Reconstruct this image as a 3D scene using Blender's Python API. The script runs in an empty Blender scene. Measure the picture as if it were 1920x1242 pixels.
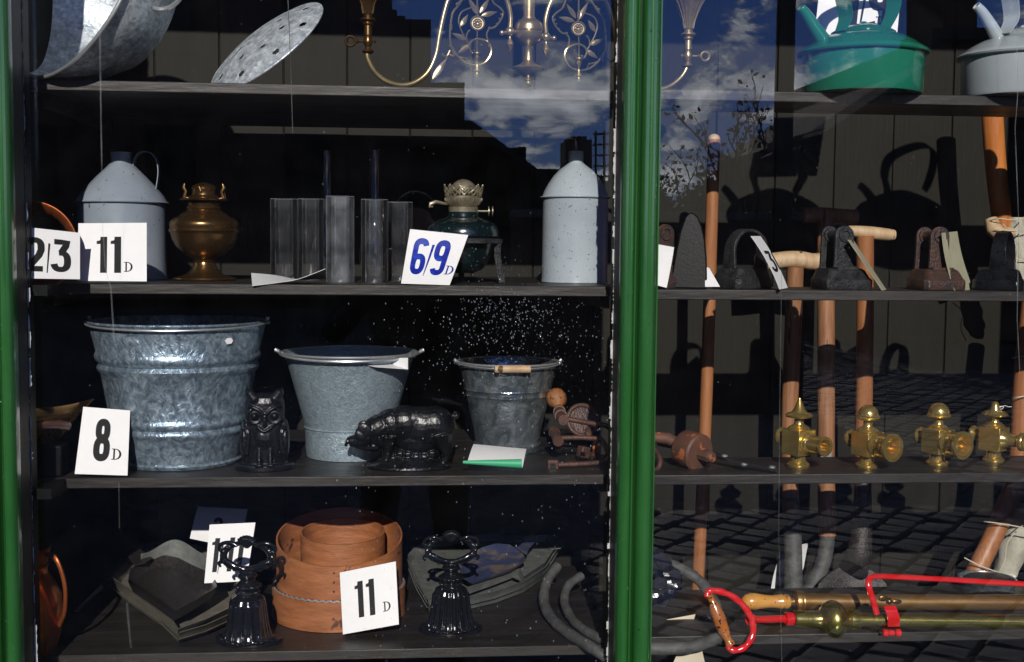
import bpy, math, random
from mathutils import Vector as V, Matrix as M
random.seed(7)
sc = bpy.context.scene
C = sc.collection
PI = math.pi

# ------------------------------------------------------------ camera
D, ZC, FPX = 2.16, 1.50, 2251.5
YAW, TILT, ROLL = 0.08542, 0.07277, -0.00916
cy_, sy_, ct_, st_ = math.cos(YAW), math.sin(YAW), math.cos(TILT), math.sin(TILT)
FW = V((sy_*ct_, cy_*ct_, -st_))
RT = V((cy_, -sy_, 0))
UP = RT.cross(FW)
RT = RT*math.cos(ROLL) - UP*math.sin(ROLL)
UP = RT.cross(FW)
CP = V((0, -D, ZC))
cam = bpy.data.cameras.new('camera')
co = bpy.data.objects.new('camera', cam)
C.objects.link(co)
mr = M((RT, UP, -FW)).transposed().to_4x4()
co.matrix_world = M.Translation(CP) @ mr
cam.sensor_width = 36
cam.lens = 36*FPX/1920
cam.clip_start = 0.02
cam.clip_end = 3000
sc.camera = co

# ------------------------------------------------------------ light and sky
SUN = V((-0.05, -1.0, 0.470)).normalized()          # towards the sun
sl = bpy.data.lights.new('sun', 'SUN')
sl.energy = 4.0
sl.angle = math.radians(0.5)
sl.color = (1.0, 0.95, 0.88)
so = bpy.data.objects.new('sun', sl)
C.objects.link(so)
so.location = (0, -6, 12)
so.rotation_euler = SUN.to_track_quat('Z', 'Y').to_euler()

w = bpy.data.worlds.new('World')
sc.world = w
w.use_nodes = True
wt = w.node_tree
wt.nodes.clear()
def wn(t, **k):
    n = wt.nodes.new(t)
    for a, b in k.items(): setattr(n, a, b)
    return n
def wl(a, b): wt.links.new(a, b)
def wmath(op, a, b=None, clamp=False):
    n = wn('ShaderNodeMath', operation=op, use_clamp=clamp)
    for i, x in enumerate((a, b)):
        if x is None: continue
        if isinstance(x, (int, float)): n.inputs[i].default_value = x
        else: wl(x, n.inputs[i])
    return n.outputs[0]
sky = wn('ShaderNodeTexSky', sky_type='NISHITA', sun_disc=False)
sky.sun_elevation = math.asin(SUN.z)
sky.sun_rotation = math.atan2(SUN.x, SUN.y)
sky.air_density = 1.0
sky.dust_density = 0.0
sky.ozone_density = 6.0
tc = wn('ShaderNodeTexCoord')
sep = wn('ShaderNodeSeparateXYZ')
wl(tc.outputs['Generated'], sep.inputs[0])
el = sep.outputs[2]
tint = wn('ShaderNodeMix', data_type='RGBA', blend_type='MULTIPLY')
tint.inputs[0].default_value = 1
wl(sky.outputs[0], tint.inputs[6])
tint.inputs[7].default_value = (0.62, 0.72, 1.35, 1)
mp = wn('ShaderNodeMapping')
mp.inputs['Scale'].default_value = (1, 1, 2.1)
mp.inputs['Location'].default_value = (5.3, 1.9, 0.8)
wl(tc.outputs['Generated'], mp.inputs[0])
nz = wn('ShaderNodeTexNoise')
nz.inputs['Scale'].default_value = 11.0
nz.inputs['Detail'].default_value = 9
nz.inputs['Roughness'].default_value = 0.63
nz.inputs['Distortion'].default_value = 0.35
wl(mp.outputs[0], nz.inputs['Vector'])
# two cloud decks seen low over the roofs, thinning overhead
d1 = wmath('SUBTRACT', 1.0, wmath('MULTIPLY', wmath('ABSOLUTE', wmath('SUBTRACT', el, 0.125)), 18), True)
d2 = wmath('SUBTRACT', 1.0, wmath('MULTIPLY', wmath('ABSOLUTE', wmath('SUBTRACT', el, 0.055)), 17), True)
deck = wmath('MAXIMUM', wmath('MAXIMUM', d1, 0.0), wmath('MAXIMUM', d2, 0.0))
dens = wmath('ADD', nz.outputs['Fac'], wmath('MULTIPLY', deck, 0.15))
mask = wn('ShaderNodeMapRange', clamp=True)
wl(dens, mask.inputs[0])
mask.inputs[1].default_value = 0.55
mask.inputs[2].default_value = 0.615
body = wn('ShaderNodeMapRange', clamp=True)
wl(dens, body.inputs[0])
body.inputs[1].default_value = 0.56
body.inputs[2].default_value = 0.74
ccol = wn('ShaderNodeMix', data_type='RGBA')
wl(body.outputs[0], ccol.inputs[0])
ccol.inputs[6].default_value = (7, 8.5, 12, 1)
ccol.inputs[7].default_value = (36, 38, 42, 1)
fin = wn('ShaderNodeMix', data_type='RGBA')
wl(mask.outputs[0], fin.inputs[0])
wl(tint.outputs[2], fin.inputs[6])
wl(ccol.outputs[2], fin.inputs[7])
bg = wn('ShaderNodeBackground')
bg.inputs[1].default_value = 0.10
wl(fin.outputs[2], bg.inputs[0])
wo = wn('ShaderNodeOutputWorld')
wl(bg.outputs[0], wo.inputs[0])

sc.view_settings.view_transform = 'Standard'
sc.view_settings.look = 'None'
sc.view_settings.exposure = 0.0
sc.view_settings.gamma = 1.0
sc.view_settings.use_curve_mapping = False
sc.render.engine = 'CYCLES'
sc.cycles.use_denoising = True
sc.cycles.transparent_max_bounces = 24
sc.cycles.max_bounces = 8
sc.cycles.glossy_bounces = 4
sc.cycles.sample_clamp_indirect = 4.0
sc.cycles.caustics_reflective = False
sc.cycles.caustics_refractive = False

# ------------------------------------------------------------ pixel helpers (photograph pixels to places)
def at(u, v, t):
    d = FW*FPX + RT*(u-960) - UP*(v-621)
    return CP + d*((t+D)/d.y)
def m(t): return (t+D)/FPX
def on(u, z, t):
    v = 455.0
    for _ in range(5):
        p = at(u, v, t)
        v += (p.z-z)/m(t)
    p.z = z
    return p
def vz(u, z, t):
    v = 455.0
    for _ in range(6):
        v += (at(u, v, t).z-z)/m(t)
    return v

# ------------------------------------------------------------ mesh helpers
class MB:
    def __init__(s): s.v = []; s.f = []
    def add(s, vs, fs):
        b = len(s.v)
        s.v += [V(x) for x in vs]
        s.f += [tuple(i+b for i in f) for f in fs]
        return s
    def lathe(s, prof, seg=40, mat=None, lobe=None, a0=0, a1=2*PI):
        full = abs(a1-a0-2*PI) < 1e-6
        n = seg if full else seg+1
        vs = []; fs = []
        for (r, z) in prof:
            for i in range(n):
                a = a0+(a1-a0)*i/seg
                rr = r*(1+lobe[1]*math.cos(lobe[0]*a)) if lobe else r
                vs.append(V((rr*math.cos(a), rr*math.sin(a), z)))
        for j in range(len(prof)-1):
            for i in range(seg):
                k = (i+1) % n
                fs.append((j*n+i, j*n+k, (j+1)*n+k, (j+1)*n+i))
        if mat: vs = [mat @ x for x in vs]
        return s.add(vs, fs)
    def tube(s, pts, r, seg=10, closed=False, flat=1.0, cap=True):
        pts = [V(p) for p in pts]
        n = len(pts)
        rs = r if isinstance(r, (list, tuple)) else [r]*n
        T = []
        for i in range(n):
            a = pts[(i-1) % n] if (closed or i > 0) else pts[0]
            b = pts[(i+1) % n] if (closed or i < n-1) else pts[-1]
            T.append((b-a).normalized())
        nrm = T[0].orthogonal().normalized()
        if abs(T[0].y) < 0.9:
            nrm = (V((0, 1, 0))-T[0]*T[0].y).normalized()
        vs = []; fs = []
        for i in range(n):
            nrm = (nrm-T[i]*nrm.dot(T[i])).normalized()
            bn = T[i].cross(nrm)
            for j in range(seg):
                a = 2*PI*j/seg
                vs.append(pts[i]+nrm*(math.cos(a)*rs[i]*flat)+bn*(math.sin(a)*rs[i]))
        for i in range(n if closed else n-1):
            k = (i+1) % n
            for j in range(seg):
                l = (j+1) % seg
                fs.append((i*seg+j, i*seg+l, k*seg+l, k*seg+j))
        if not closed and cap:
            fs.append(tuple(range(seg))[::-1])
            fs.append(tuple((n-1)*seg+j for j in range(seg)))
        return s.add(vs, fs)
    def box(s, c, d, mat=None):
        x, y, z = d[0]/2, d[1]/2, d[2]/2
        vs = [V((c[0]+a*x, c[1]+b*y, c[2]+e*z)) for a in (-1, 1) for b in (-1, 1) for e in (-1, 1)]
        if mat: vs = [mat @ q for q in vs]
        return s.add(vs, [(0, 1, 3, 2), (4, 6, 7, 5), (0, 4, 5, 1), (2, 3, 7, 6), (0, 2, 6, 4), (1, 5, 7, 3)])
    def ball(s, c, r, seg=14, mat=None):
        if not isinstance(r, (list, tuple)): r = (r, r, r)
        n = seg; h = max(4, seg//2)
        vs = []; fs = []
        for j in range(h+1):
            ph = PI*j/h
            for i in range(n):
                a = 2*PI*i/n
                vs.append(V((c[0]+r[0]*math.sin(ph)*math.cos(a), c[1]+r[1]*math.sin(ph)*math.sin(a), c[2]-r[2]*math.cos(ph))))
        for j in range(h):
            for i in range(n):
                k = (i+1) % n
                fs.append((j*n+i, j*n+k, (j+1)*n+k, (j+1)*n+i))
        if mat: vs = [mat @ q for q in vs]
        return s.add(vs, fs)
    def prism(s, poly, y0, y1, mat=None, sc2=1.0):
        """poly in x,z; extruded along y; the far end may be scaled"""
        n = len(poly)
        cx = sum(p[0] for p in poly)/n; cz = sum(p[1] for p in poly)/n
        vs = [V((p[0], y0, p[1])) for p in poly]+[V((cx+(p[0]-cx)*sc2, y1, cz+(p[1]-cz)*sc2)) for p in poly]
        fs = [tuple(range(n)), tuple(range(2*n-1, n-1, -1))]
        fs += [(i, i+n, (i+1) % n+n, (i+1) % n) for i in range(n)]
        if mat: vs = [mat @ q for q in vs]
        return s.add(vs, fs)
    def sheet(s, fn, nu, nv, th=0.0):
        """fn(a,b) -> point; a solid sheet of thickness th"""
        g = [[V(fn(i/nu, j/nv)) for i in range(nu+1)] for j in range(nv+1)]
        def nn(i, j):
            i0, i1 = max(0, i-1), min(nu, i+1); j0, j1 = max(0, j-1), min(nv, j+1)
            return (g[j][i1]-g[j][i0]).cross(g[j1][i]-g[j0][i]).normalized()
        vs = [g[j][i] for j in range(nv+1) for i in range(nu+1)]
        N = nu+1
        fs = [(j*N+i, j*N+i+1, (j+1)*N+i+1, (j+1)*N+i) for j in range(nv) for i in range(nu)]
        if th:
            o = len(vs)
            vs += [g[j][i]-nn(i, j)*th for j in range(nv+1) for i in range(nu+1)]
            fs += [tuple(k+o for k in f[::-1]) for f in list(fs)]
            for i in range(nu):
                fs.append((i, i+o, i+1+o, i+1)); a = nv*N+i
                fs.append((a, a+1, a+1+o, a+o))
            for j in range(nv):
                a = j*N; fs.append((a, a+N, a+N+o, a+o))
                a = j*N+nu; fs.append((a, a+o, a+N+o, a+N))
        return s.add(vs, fs)
    def build(s, name, mat, parent=None, bevel=0, world=False, smooth=35, remesh=0, sub=0, lap=0):
        me = bpy.data.meshes.new(name)
        off = parent.location if (world and parent) else V((0, 0, 0))
        me.from_pydata([tuple(x-off) for x in s.v], [], s.f)
        me.materials.append(mat)
        o = bpy.data.objects.new(name, me)
        C.objects.link(o)
        if parent: o.parent = parent
        if smooth:
            me.polygons.foreach_set('use_smooth', [True]*len(me.polygons))
            if not remesh: me.set_sharp_from_angle(angle=math.radians(smooth))
        if remesh:
            r = o.modifiers.new('r', 'REMESH'); r.mode = 'VOXEL'; r.voxel_size = remesh; r.use_smooth_shade = True
            if lap:
                l = o.modifiers.new('s', 'SMOOTH'); l.factor = 0.5; l.iterations = lap
        if bevel:
            b = o.modifiers.new('b', 'BEVEL'); b.width = bevel; b.segments = 2; b.limit_method = 'ANGLE'; b.angle_limit = math.radians(40)
        return o
def solid(prof, th):
    """close a lathe profile into a wall of thickness th"""
    return prof+[(max(0.0005, r-th), z+(0.0 if i else 0)) for i, (r, z) in enumerate(reversed(prof))]
def thing(name, label, cat, loc=(0, 0, 0), rotz=0, group=None):
    o = bpy.data.objects.new(name, None)
    o.empty_display_size = 0.05
    C.objects.link(o)
    o.location = loc; o.rotation_euler = (0, 0, rotz)
    o['label'] = label; o['category'] = cat
    if group: o['group'] = group
    return o
def tag(o, label, cat, group=None):
    o['label'] = label; o['category'] = cat
    if group: o['group'] = group
    return o
def arc(cx, cz, rx, rz, a0, a1, n=12):
    return [(cx+rx*math.cos(math.radians(a0+(a1-a0)*i/n)), cz+rz*math.sin(math.radians(a0+(a1-a0)*i/n))) for i in range(n+1)]
def spline(pts, n=6):
    pts = [V(p) for p in pts]
    out = []
    for i in range(len(pts)-1):
        p0 = pts[max(0, i-1)]; p1 = pts[i]; p2 = pts[i+1]; p3 = pts[min(len(pts)-1, i+2)]
        for j in range(n):
            t = j/n
            out.append(0.5*((2*p1)+(p2-p0)*t+(2*p0-5*p1+4*p2-p3)*t*t+(3*p1-p0-3*p2+p3)*t**3))
    out.append(pts[-1])
    return out
def RZ(a): return M.Rotation(a, 4, 'Z')
def RX(a): return M.Rotation(a, 4, 'X')
def RY(a): return M.Rotation(a, 4, 'Y')
def TR(x, y, z): return M.Translation((x, y, z))

# ------------------------------------------------------------ materials
def mat(name, c1, c2=None, rough=0.5, metal=0.0, ns=20, bs=60, bump=0.0, stretch=(1, 1, 1), coat=0.0, spec=0.5,
        speck=None, rvar=0.0, vor=0.0, contrast=(0.35, 0.65), wave=None, dist=0.0):
    ma = bpy.data.materials.new(name)
    ma.use_nodes = True
    nt = ma.node_tree; N = nt.nodes; L = nt.links
    b = N['Principled BSDF']
    b.inputs['Roughness'].default_value = rough
    b.inputs['Metallic'].default_value = metal
    b.inputs['Coat Weight'].default_value = coat
    b.inputs['Coat Roughness'].default_value = 0.12
    b.inputs['Specular IOR Level'].default_value = spec
    c2 = c2 or c1
    t = N.new('ShaderNodeTexCoord'); mp = N.new('ShaderNodeMapping')
    mp.inputs['Scale'].default_value = stretch
    L.new(t.outputs['Object'], mp.inputs[0])
    n1 = N.new('ShaderNodeTexNoise'); n1.inputs['Scale'].default_value = ns; n1.inputs['Detail'].default_value = 8; n1.inputs['Roughness'].default_value = 0.65; n1.inputs['Distortion'].default_value = dist
    L.new(mp.outputs[0], n1.inputs['Vector'])
    mr_ = N.new('ShaderNodeMapRange'); mr_.clamp = True
    mr_.inputs[1].default_value, mr_.inputs[2].default_value = contrast
    L.new(n1.outputs['Fac'], mr_.inputs[0])
    mx = N.new('ShaderNodeMix'); mx.data_type = 'RGBA'
    L.new(mr_.outputs[0], mx.inputs[0])
    mx.inputs[6].default_value = (*c1, 1); mx.inputs[7].default_value = (*c2, 1)
    out = mx.outputs[2]
    if wave:   # (scale, distortion, amount, colour)
        wv = N.new('ShaderNodeTexWave'); wv.bands_direction = wave[4] if len(wave) > 4 else 'X'
        wv.inputs['Scale'].default_value = wave[0]; wv.inputs['Distortion'].default_value = wave[1]; wv.inputs['Detail'].default_value = 4
        L.new(mp.outputs[0], wv.inputs['Vector'])
        mm = N.new('ShaderNodeMath'); mm.operation = 'MULTIPLY'; mm.inputs[1].default_value = wave[2]
        L.new(wv.outputs['Fac'], mm.inputs[0])
        m2 = N.new('ShaderNodeMix'); m2.data_type = 'RGBA'
        L.new(mm.outputs[0], m2.inputs[0]); L.new(out, m2.inputs[6]); m2.inputs[7].default_value = (*wave[3], 1)
        out = m2.outputs[2]
    if vor:
        vo = N.new('ShaderNodeTexVoronoi'); vo.inputs['Scale'].default_value = vor
        L.new(mp.outputs[0], vo.inputs['Vector'])
        hs = N.new('ShaderNodeMix'); hs.data_type = 'RGBA'; hs.blend_type = 'MULTIPLY'; hs.inputs[0].default_value = 0.6
        bw = N.new('ShaderNodeRGBToBW'); L.new(vo.outputs['Color'], bw.inputs[0])
        ad = N.new('ShaderNodeMapRange'); ad.inputs[3].default_value = 0.45; ad.inputs[4].default_value = 1.35
        L.new(bw.outputs[0], ad.inputs[0])
        L.new(out, hs.inputs[6]); L.new(ad.outputs[0], hs.inputs[7])
        out = hs.outputs[2]
    if speck:   # (colour, scale, threshold)
        n3 = N.new('ShaderNodeTexNoise'); n3.inputs['Scale'].default_value = speck[1]; n3.inputs['Detail'].default_value = 3
        L.new((mp.outputs[0] if stretch[2] < 0.2 else t.outputs['Object']), n3.inputs['Vector'])
        r3 = N.new('ShaderNodeMapRange'); r3.clamp = True; r3.inputs[1].default_value = speck[2]; r3.inputs[2].default_value = speck[2]+0.03
        L.new(n3.outputs['Fac'], r3.inputs[0])
        m3 = N.new('ShaderNodeMix'); m3.data_type = 'RGBA'
        L.new(r3.outputs[0], m3.inputs[0]); L.new(out, m3.inputs[6]); m3.inputs[7].default_value = (*speck[0], 1)
        out = m3.outputs[2]
    L.new(out, b.inputs['Base Color'])
    if rvar:
        rr = N.new('ShaderNodeMapRange'); rr.inputs[3].default_value = max(0.03, rough-rvar); rr.inputs[4].default_value = min(1, rough+rvar)
        rr.inputs[1].default_value = 0.3; rr.inputs[2].default_value = 0.7
        L.new(n1.outputs['Fac'], rr.inputs[0]); L.new(rr.outputs[0], b.inputs['Roughness'])
    if bump:
        n2 = N.new('ShaderNodeTexNoise'); n2.inputs['Scale'].default_value = bs; n2.inputs['Detail'].default_value = 6; n2.inputs['Distortion'].default_value = dist
        L.new(mp.outputs[0], n2.inputs['Vector'])
        bp = N.new('ShaderNodeBump'); bp.inputs['Strength'].default_value = bump; bp.inputs['Distance'].default_value = 0.002
        L.new(n2.outputs['Fac'], bp.inputs['Height']); L.new(bp.outputs[0], b.inputs['Normal'])
    return ma
GALV = mat('galvanised_steel', (0.20, 0.275, 0.35), (0.62, 0.76, 0.86), rough=0.34, metal=0.65, ns=38, vor=120, bs=60, bump=0.9, rvar=0.1, stretch=(1, 1, 0.8), contrast=(0.40, 0.78), dist=2.4)
GALVB = mat('bright_galvanised', (0.34, 0.40, 0.46), (0.74, 0.80, 0.84), rough=0.45, metal=0.3, ns=60, vor=190, bs=150, bump=0.5, rvar=0.12)
GALVM = mat('matt_galvanised', (0.25, 0.325, 0.37), (0.38, 0.47, 0.52), rough=0.42, metal=0.45, ns=70, bs=110, bump=0.8, dist=1.8, rvar=0.1)
TIN = mat('polished_tin', (0.20, 0.25, 0.28), (0.60, 0.67, 0.70), rough=0.2, metal=0.8, ns=24, bs=40, bump=0.5, dist=2.0, contrast=(0.4, 0.75), rvar=0.1)
WIRE = mat('steel_wire', (0.55, 0.57, 0.58), rough=0.35, metal=0.7)
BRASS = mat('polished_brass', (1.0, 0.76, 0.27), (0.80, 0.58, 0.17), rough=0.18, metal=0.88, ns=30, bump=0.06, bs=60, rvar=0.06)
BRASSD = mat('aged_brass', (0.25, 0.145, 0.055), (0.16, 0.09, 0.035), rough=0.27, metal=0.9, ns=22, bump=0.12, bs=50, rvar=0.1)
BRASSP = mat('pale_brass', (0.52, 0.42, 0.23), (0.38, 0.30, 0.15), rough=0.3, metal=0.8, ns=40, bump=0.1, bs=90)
ANTIQ = mat('dull_gilt_metal', (0.42, 0.37, 0.26), (0.20, 0.17, 0.11), rough=0.42, metal=0.6, ns=60, bump=0.2, bs=120)
IRON = mat('black_cast_iron', (0.004, 0.0045, 0.006), (0.008, 0.009, 0.012), rough=0.3, metal=0.0, ns=50, bump=0.35, bs=190, spec=0.36, rvar=0.1)
IRONB = mat('glossy_black_iron', (0.008, 0.009, 0.012), rough=0.12, metal=0.0, ns=50, bump=0.08, bs=110, spec=0.5)
IRONG = mat('dull_grey_iron', (0.016, 0.017, 0.019), (0.046, 0.046, 0.047), rough=0.42, metal=0.25, ns=70, bump=1.0, bs=260, rvar=0.12)
IRONR = mat('rusty_iron', (0.10, 0.050, 0.036), (0.035, 0.030, 0.030), rough=0.42, metal=0.25, ns=60, bump=1.0, bs=240, rvar=0.12)
RUST = mat('rust_brown_steel', (0.12, 0.052, 0.032), (0.055, 0.033, 0.027), rough=0.55, metal=0.2, ns=50, bump=0.5, bs=200)
BLUECAN = mat('blue_grey_enamel', (0.23, 0.27, 0.32), (0.29, 0.33, 0.38), rough=0.36, ns=12, speck=((0.04, 0.04, 0.05), 120, 0.675), coat=0.2, bump=0.12, bs=30)
WHITECAN = mat('chipped_white_enamel', (0.36, 0.42, 0.47), (0.44, 0.50, 0.54), rough=0.32, ns=10, speck=((0.06, 0.07, 0.08), 200, 0.665), coat=0.15, bump=0.12, bs=90)
KETG = mat('green_enamel', (0.010, 0.15, 0.095), (0.013, 0.18, 0.11), rough=0.16, ns=8, coat=0.5, bump=0.05, bs=14)
KETW = mat('pale_grey_enamel', (0.36, 0.41, 0.44), (0.41, 0.46, 0.48), rough=0.2, ns=8, coat=0.4, speck=((0.03, 0.03, 0.035), 60, 0.74))
GRNLAMP = mat('dark_green_enamel', (0.003, 0.008, 0.010), (0.005, 0.015, 0.018), rough=0.2, ns=35, coat=0.6, bump=0.15, bs=100, speck=((0.3, 0.34, 0.34), 260, 0.68))
COPPER = mat('copper', (0.60, 0.17, 0.05), (0.45, 0.11, 0.03), rough=0.3, metal=0.7, ns=20, bump=0.1)
PAPER = mat('white_card', (0.82, 0.82, 0.82), (0.85, 0.85, 0.85), rough=0.55, ns=30, bump=0.05, bs=300)
CREAM = mat('cream_card', (0.66, 0.58, 0.42), (0.74, 0.67, 0.52), rough=0.7, ns=12, bump=0.05)
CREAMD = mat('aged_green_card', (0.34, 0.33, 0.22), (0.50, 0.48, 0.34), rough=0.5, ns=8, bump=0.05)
INK = mat('black_print', (0.006, 0.006, 0.007), (0.014, 0.014, 0.014), rough=0.6, spec=0.2, ns=90, contrast=(0.55, 0.8))
INKB = mat('blue_print', (0.008, 0.02, 0.30), (0.02, 0.08, 0.55), rough=0.25, ns=40, contrast=(0.45, 0.7))
GPAPER = mat('green_paper', (0.05, 0.42, 0.20), rough=0.5)
PAINTG = mat('green_gloss_paint', (0.014, 0.082, 0.015), (0.022, 0.102, 0.022), rough=0.22, ns=24, coat=0.4, bump=0.16, bs=60, stretch=(1, 1, 0.2), rvar=0.02, speck=((0.004, 0.03, 0.006), 60, 0.74))
PUTTY = mat('flaking_white_putty', (0.55, 0.55, 0.53), (0.35, 0.35, 0.34), rough=0.9, ns=60, bump=0.5, bs=150)
BLKPAINT = mat('black_rebate_paint', (0.003, 0.003, 0.0034), rough=0.5, spec=0.15, ns=30, bump=0.2, bs=60)
SHELFM = mat('dark_brown_shelf_paint', (0.016, 0.014, 0.012), (0.030, 0.026, 0.022), rough=0.46, ns=30, bump=0.6, bs=90, stretch=(0.12, 1, 1), spec=0.5, rvar=0.15, speck=((0.085, 0.08, 0.075), 300, 0.665))  # pale specks paint sparkle highlights as well as worn paint
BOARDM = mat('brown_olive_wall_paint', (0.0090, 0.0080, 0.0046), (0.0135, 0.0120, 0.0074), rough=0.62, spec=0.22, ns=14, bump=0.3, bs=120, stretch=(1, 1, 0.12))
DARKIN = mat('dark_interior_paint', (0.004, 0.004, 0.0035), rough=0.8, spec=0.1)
WOODO = mat('orange_brown_handle_wood', (0.28, 0.105, 0.040), (0.42, 0.18, 0.072), rough=0.45, ns=60, bump=0.3, bs=150, stretch=(1, 1, 0.08))
WOODP = mat('pale_ash_handle_wood', (0.46, 0.30, 0.16), (0.62, 0.45, 0.27), rough=0.55, ns=70, bump=0.4, bs=160, stretch=(1, 1, 0.1), speck=((0.10, 0.05, 0.02), 70, 0.66))
WOODB = mat('worn_brown_handle_wood', (0.20, 0.085, 0.038), (0.40, 0.19, 0.085), rough=0.6, ns=60, bump=0.5, bs=160, stretch=(1, 1, 0.06), speck=((0.06, 0.03, 0.02), 60, 0.62))
WOODR = mat('knotty_orange_pole_wood', (0.42, 0.12, 0.025), (0.60, 0.22, 0.05), rough=0.4, ns=50, bump=0.5, bs=120, stretch=(1, 1, 0.1), speck=((0.05, 0.02, 0.01), 28, 0.63))
BENT = mat('bent_beech_wood', (0.24, 0.080, 0.028), (0.44, 0.17, 0.065), rough=0.5, ns=26, bump=0.4, bs=160, stretch=(0.5, 0.5, 2.2), speck=((0.10, 0.04, 0.025), 26, 0.66), contrast=(0.32, 0.68))
VARN = mat('varnished_handle_wood', (0.50, 0.21, 0.035), (0.66, 0.33, 0.07), rough=0.25, ns=50, coat=0.5, bump=0.25, bs=120, stretch=(0.15, 1, 1), speck=((0.10, 0.03, 0.01), 120, 0.64))
VARND = mat('dark_varnished_wood', (0.34, 0.10, 0.02), (0.48, 0.17, 0.04), rough=0.22, ns=50, coat=0.6, bump=0.3, bs=120, stretch=(1, 1, 0.3), speck=((0.03, 0.01, 0.005), 120, 0.6))
REDP = mat('red_gloss_paint', (0.60, 0.012, 0.016), (0.66, 0.02, 0.02), rough=0.15, ns=10, coat=0.6, bump=0.2, bs=50)
TRAYB = mat('black_baked_steel', (0.020, 0.018, 0.018), (0.060, 0.050, 0.046), rough=0.38, metal=0.3, ns=160, bump=1.0, bs=300)
TRAYG = mat('grey_green_steel', (0.17, 0.16, 0.125), (0.27, 0.25, 0.20), rough=0.5, metal=0.2, ns=30, bump=0.3, bs=120)
SLATE = mat('blue_green_steel', (0.13, 0.15, 0.145), (0.23, 0.23, 0.205), rough=0.5, metal=0.2, ns=40, bump=0.4, bs=160, speck=((0.16, 0.13, 0.10), 60, 0.66))
BLUET = mat('worn_blue_paint', (0.06, 0.075, 0.16), (0.20, 0.16, 0.12), rough=0.45, metal=0.1, ns=16, bump=0.4, bs=180, contrast=(0.48, 0.58))
HOSE = mat('old_grey_rubber_hose', (0.045, 0.048, 0.048), (0.10, 0.10, 0.095), rough=0.65, ns=40, bump=0.6, bs=160)
CLOTH = mat('sackcloth', (0.42, 0.40, 0.32), (0.56, 0.54, 0.45), rough=0.95, ns=60, bump=1.0, bs=500)
TWINE = mat('pale_twine', (0.60, 0.55, 0.42), rough=0.9, ns=200)
PLASTIC = mat('black_plastic_bag', (0.012, 0.015, 0.028), rough=0.18, ns=20, bump=1.0, bs=40)
FILEM = mat('black_file_steel', (0.02, 0.02, 0.02), (0.04, 0.04, 0.04), rough=0.35, metal=0.3, ns=30, bump=0.3, bs=200)
STONE = mat('grey_sett_stone', (0.085, 0.085, 0.088), (0.16, 0.155, 0.15), rough=0.7, ns=5, bump=0.6, bs=25)
JOINT = mat('dark_joint_earth', (0.045, 0.042, 0.038), rough=0.95, ns=8, bump=0.5, bs=30)
BRICK = mat('sooty_brick', (0.050, 0.030, 0.024), (0.080, 0.050, 0.040), rough=0.85, ns=3, bump=0.3, bs=20)
ROOFM = mat('slate_roof', (0.035, 0.037, 0.042), (0.06, 0.062, 0.068), rough=0.95, spec=0.1, ns=4, bump=0.3, bs=12)
POLEM = mat('tarred_pole_wood', (0.012, 0.010, 0.009), rough=0.8)
BARK = mat('tree_bark', (0.022, 0.018, 0.014), (0.035, 0.03, 0.025), rough=0.9, ns=10)
LEAFM = mat('olive_leaves', (0.035, 0.038, 0.014), (0.06, 0.055, 0.02), rough=0.7, ns=2)
COAT = mat('dark_coat_cloth', (0.010, 0.010, 0.012), rough=0.9)
SKIN = mat('skin', (0.45, 0.28, 0.20), rough=0.55)
JEANS = mat('dark_trouser_cloth', (0.012, 0.014, 0.02), rough=0.95)
GLASSD = mat('dark_window_glass', (0.006, 0.007, 0.008), rough=0.5, spec=0.15)
SCAFM = mat('grey_scaffold_tube', (0.15, 0.15, 0.15), rough=0.5, metal=0.5)

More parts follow.
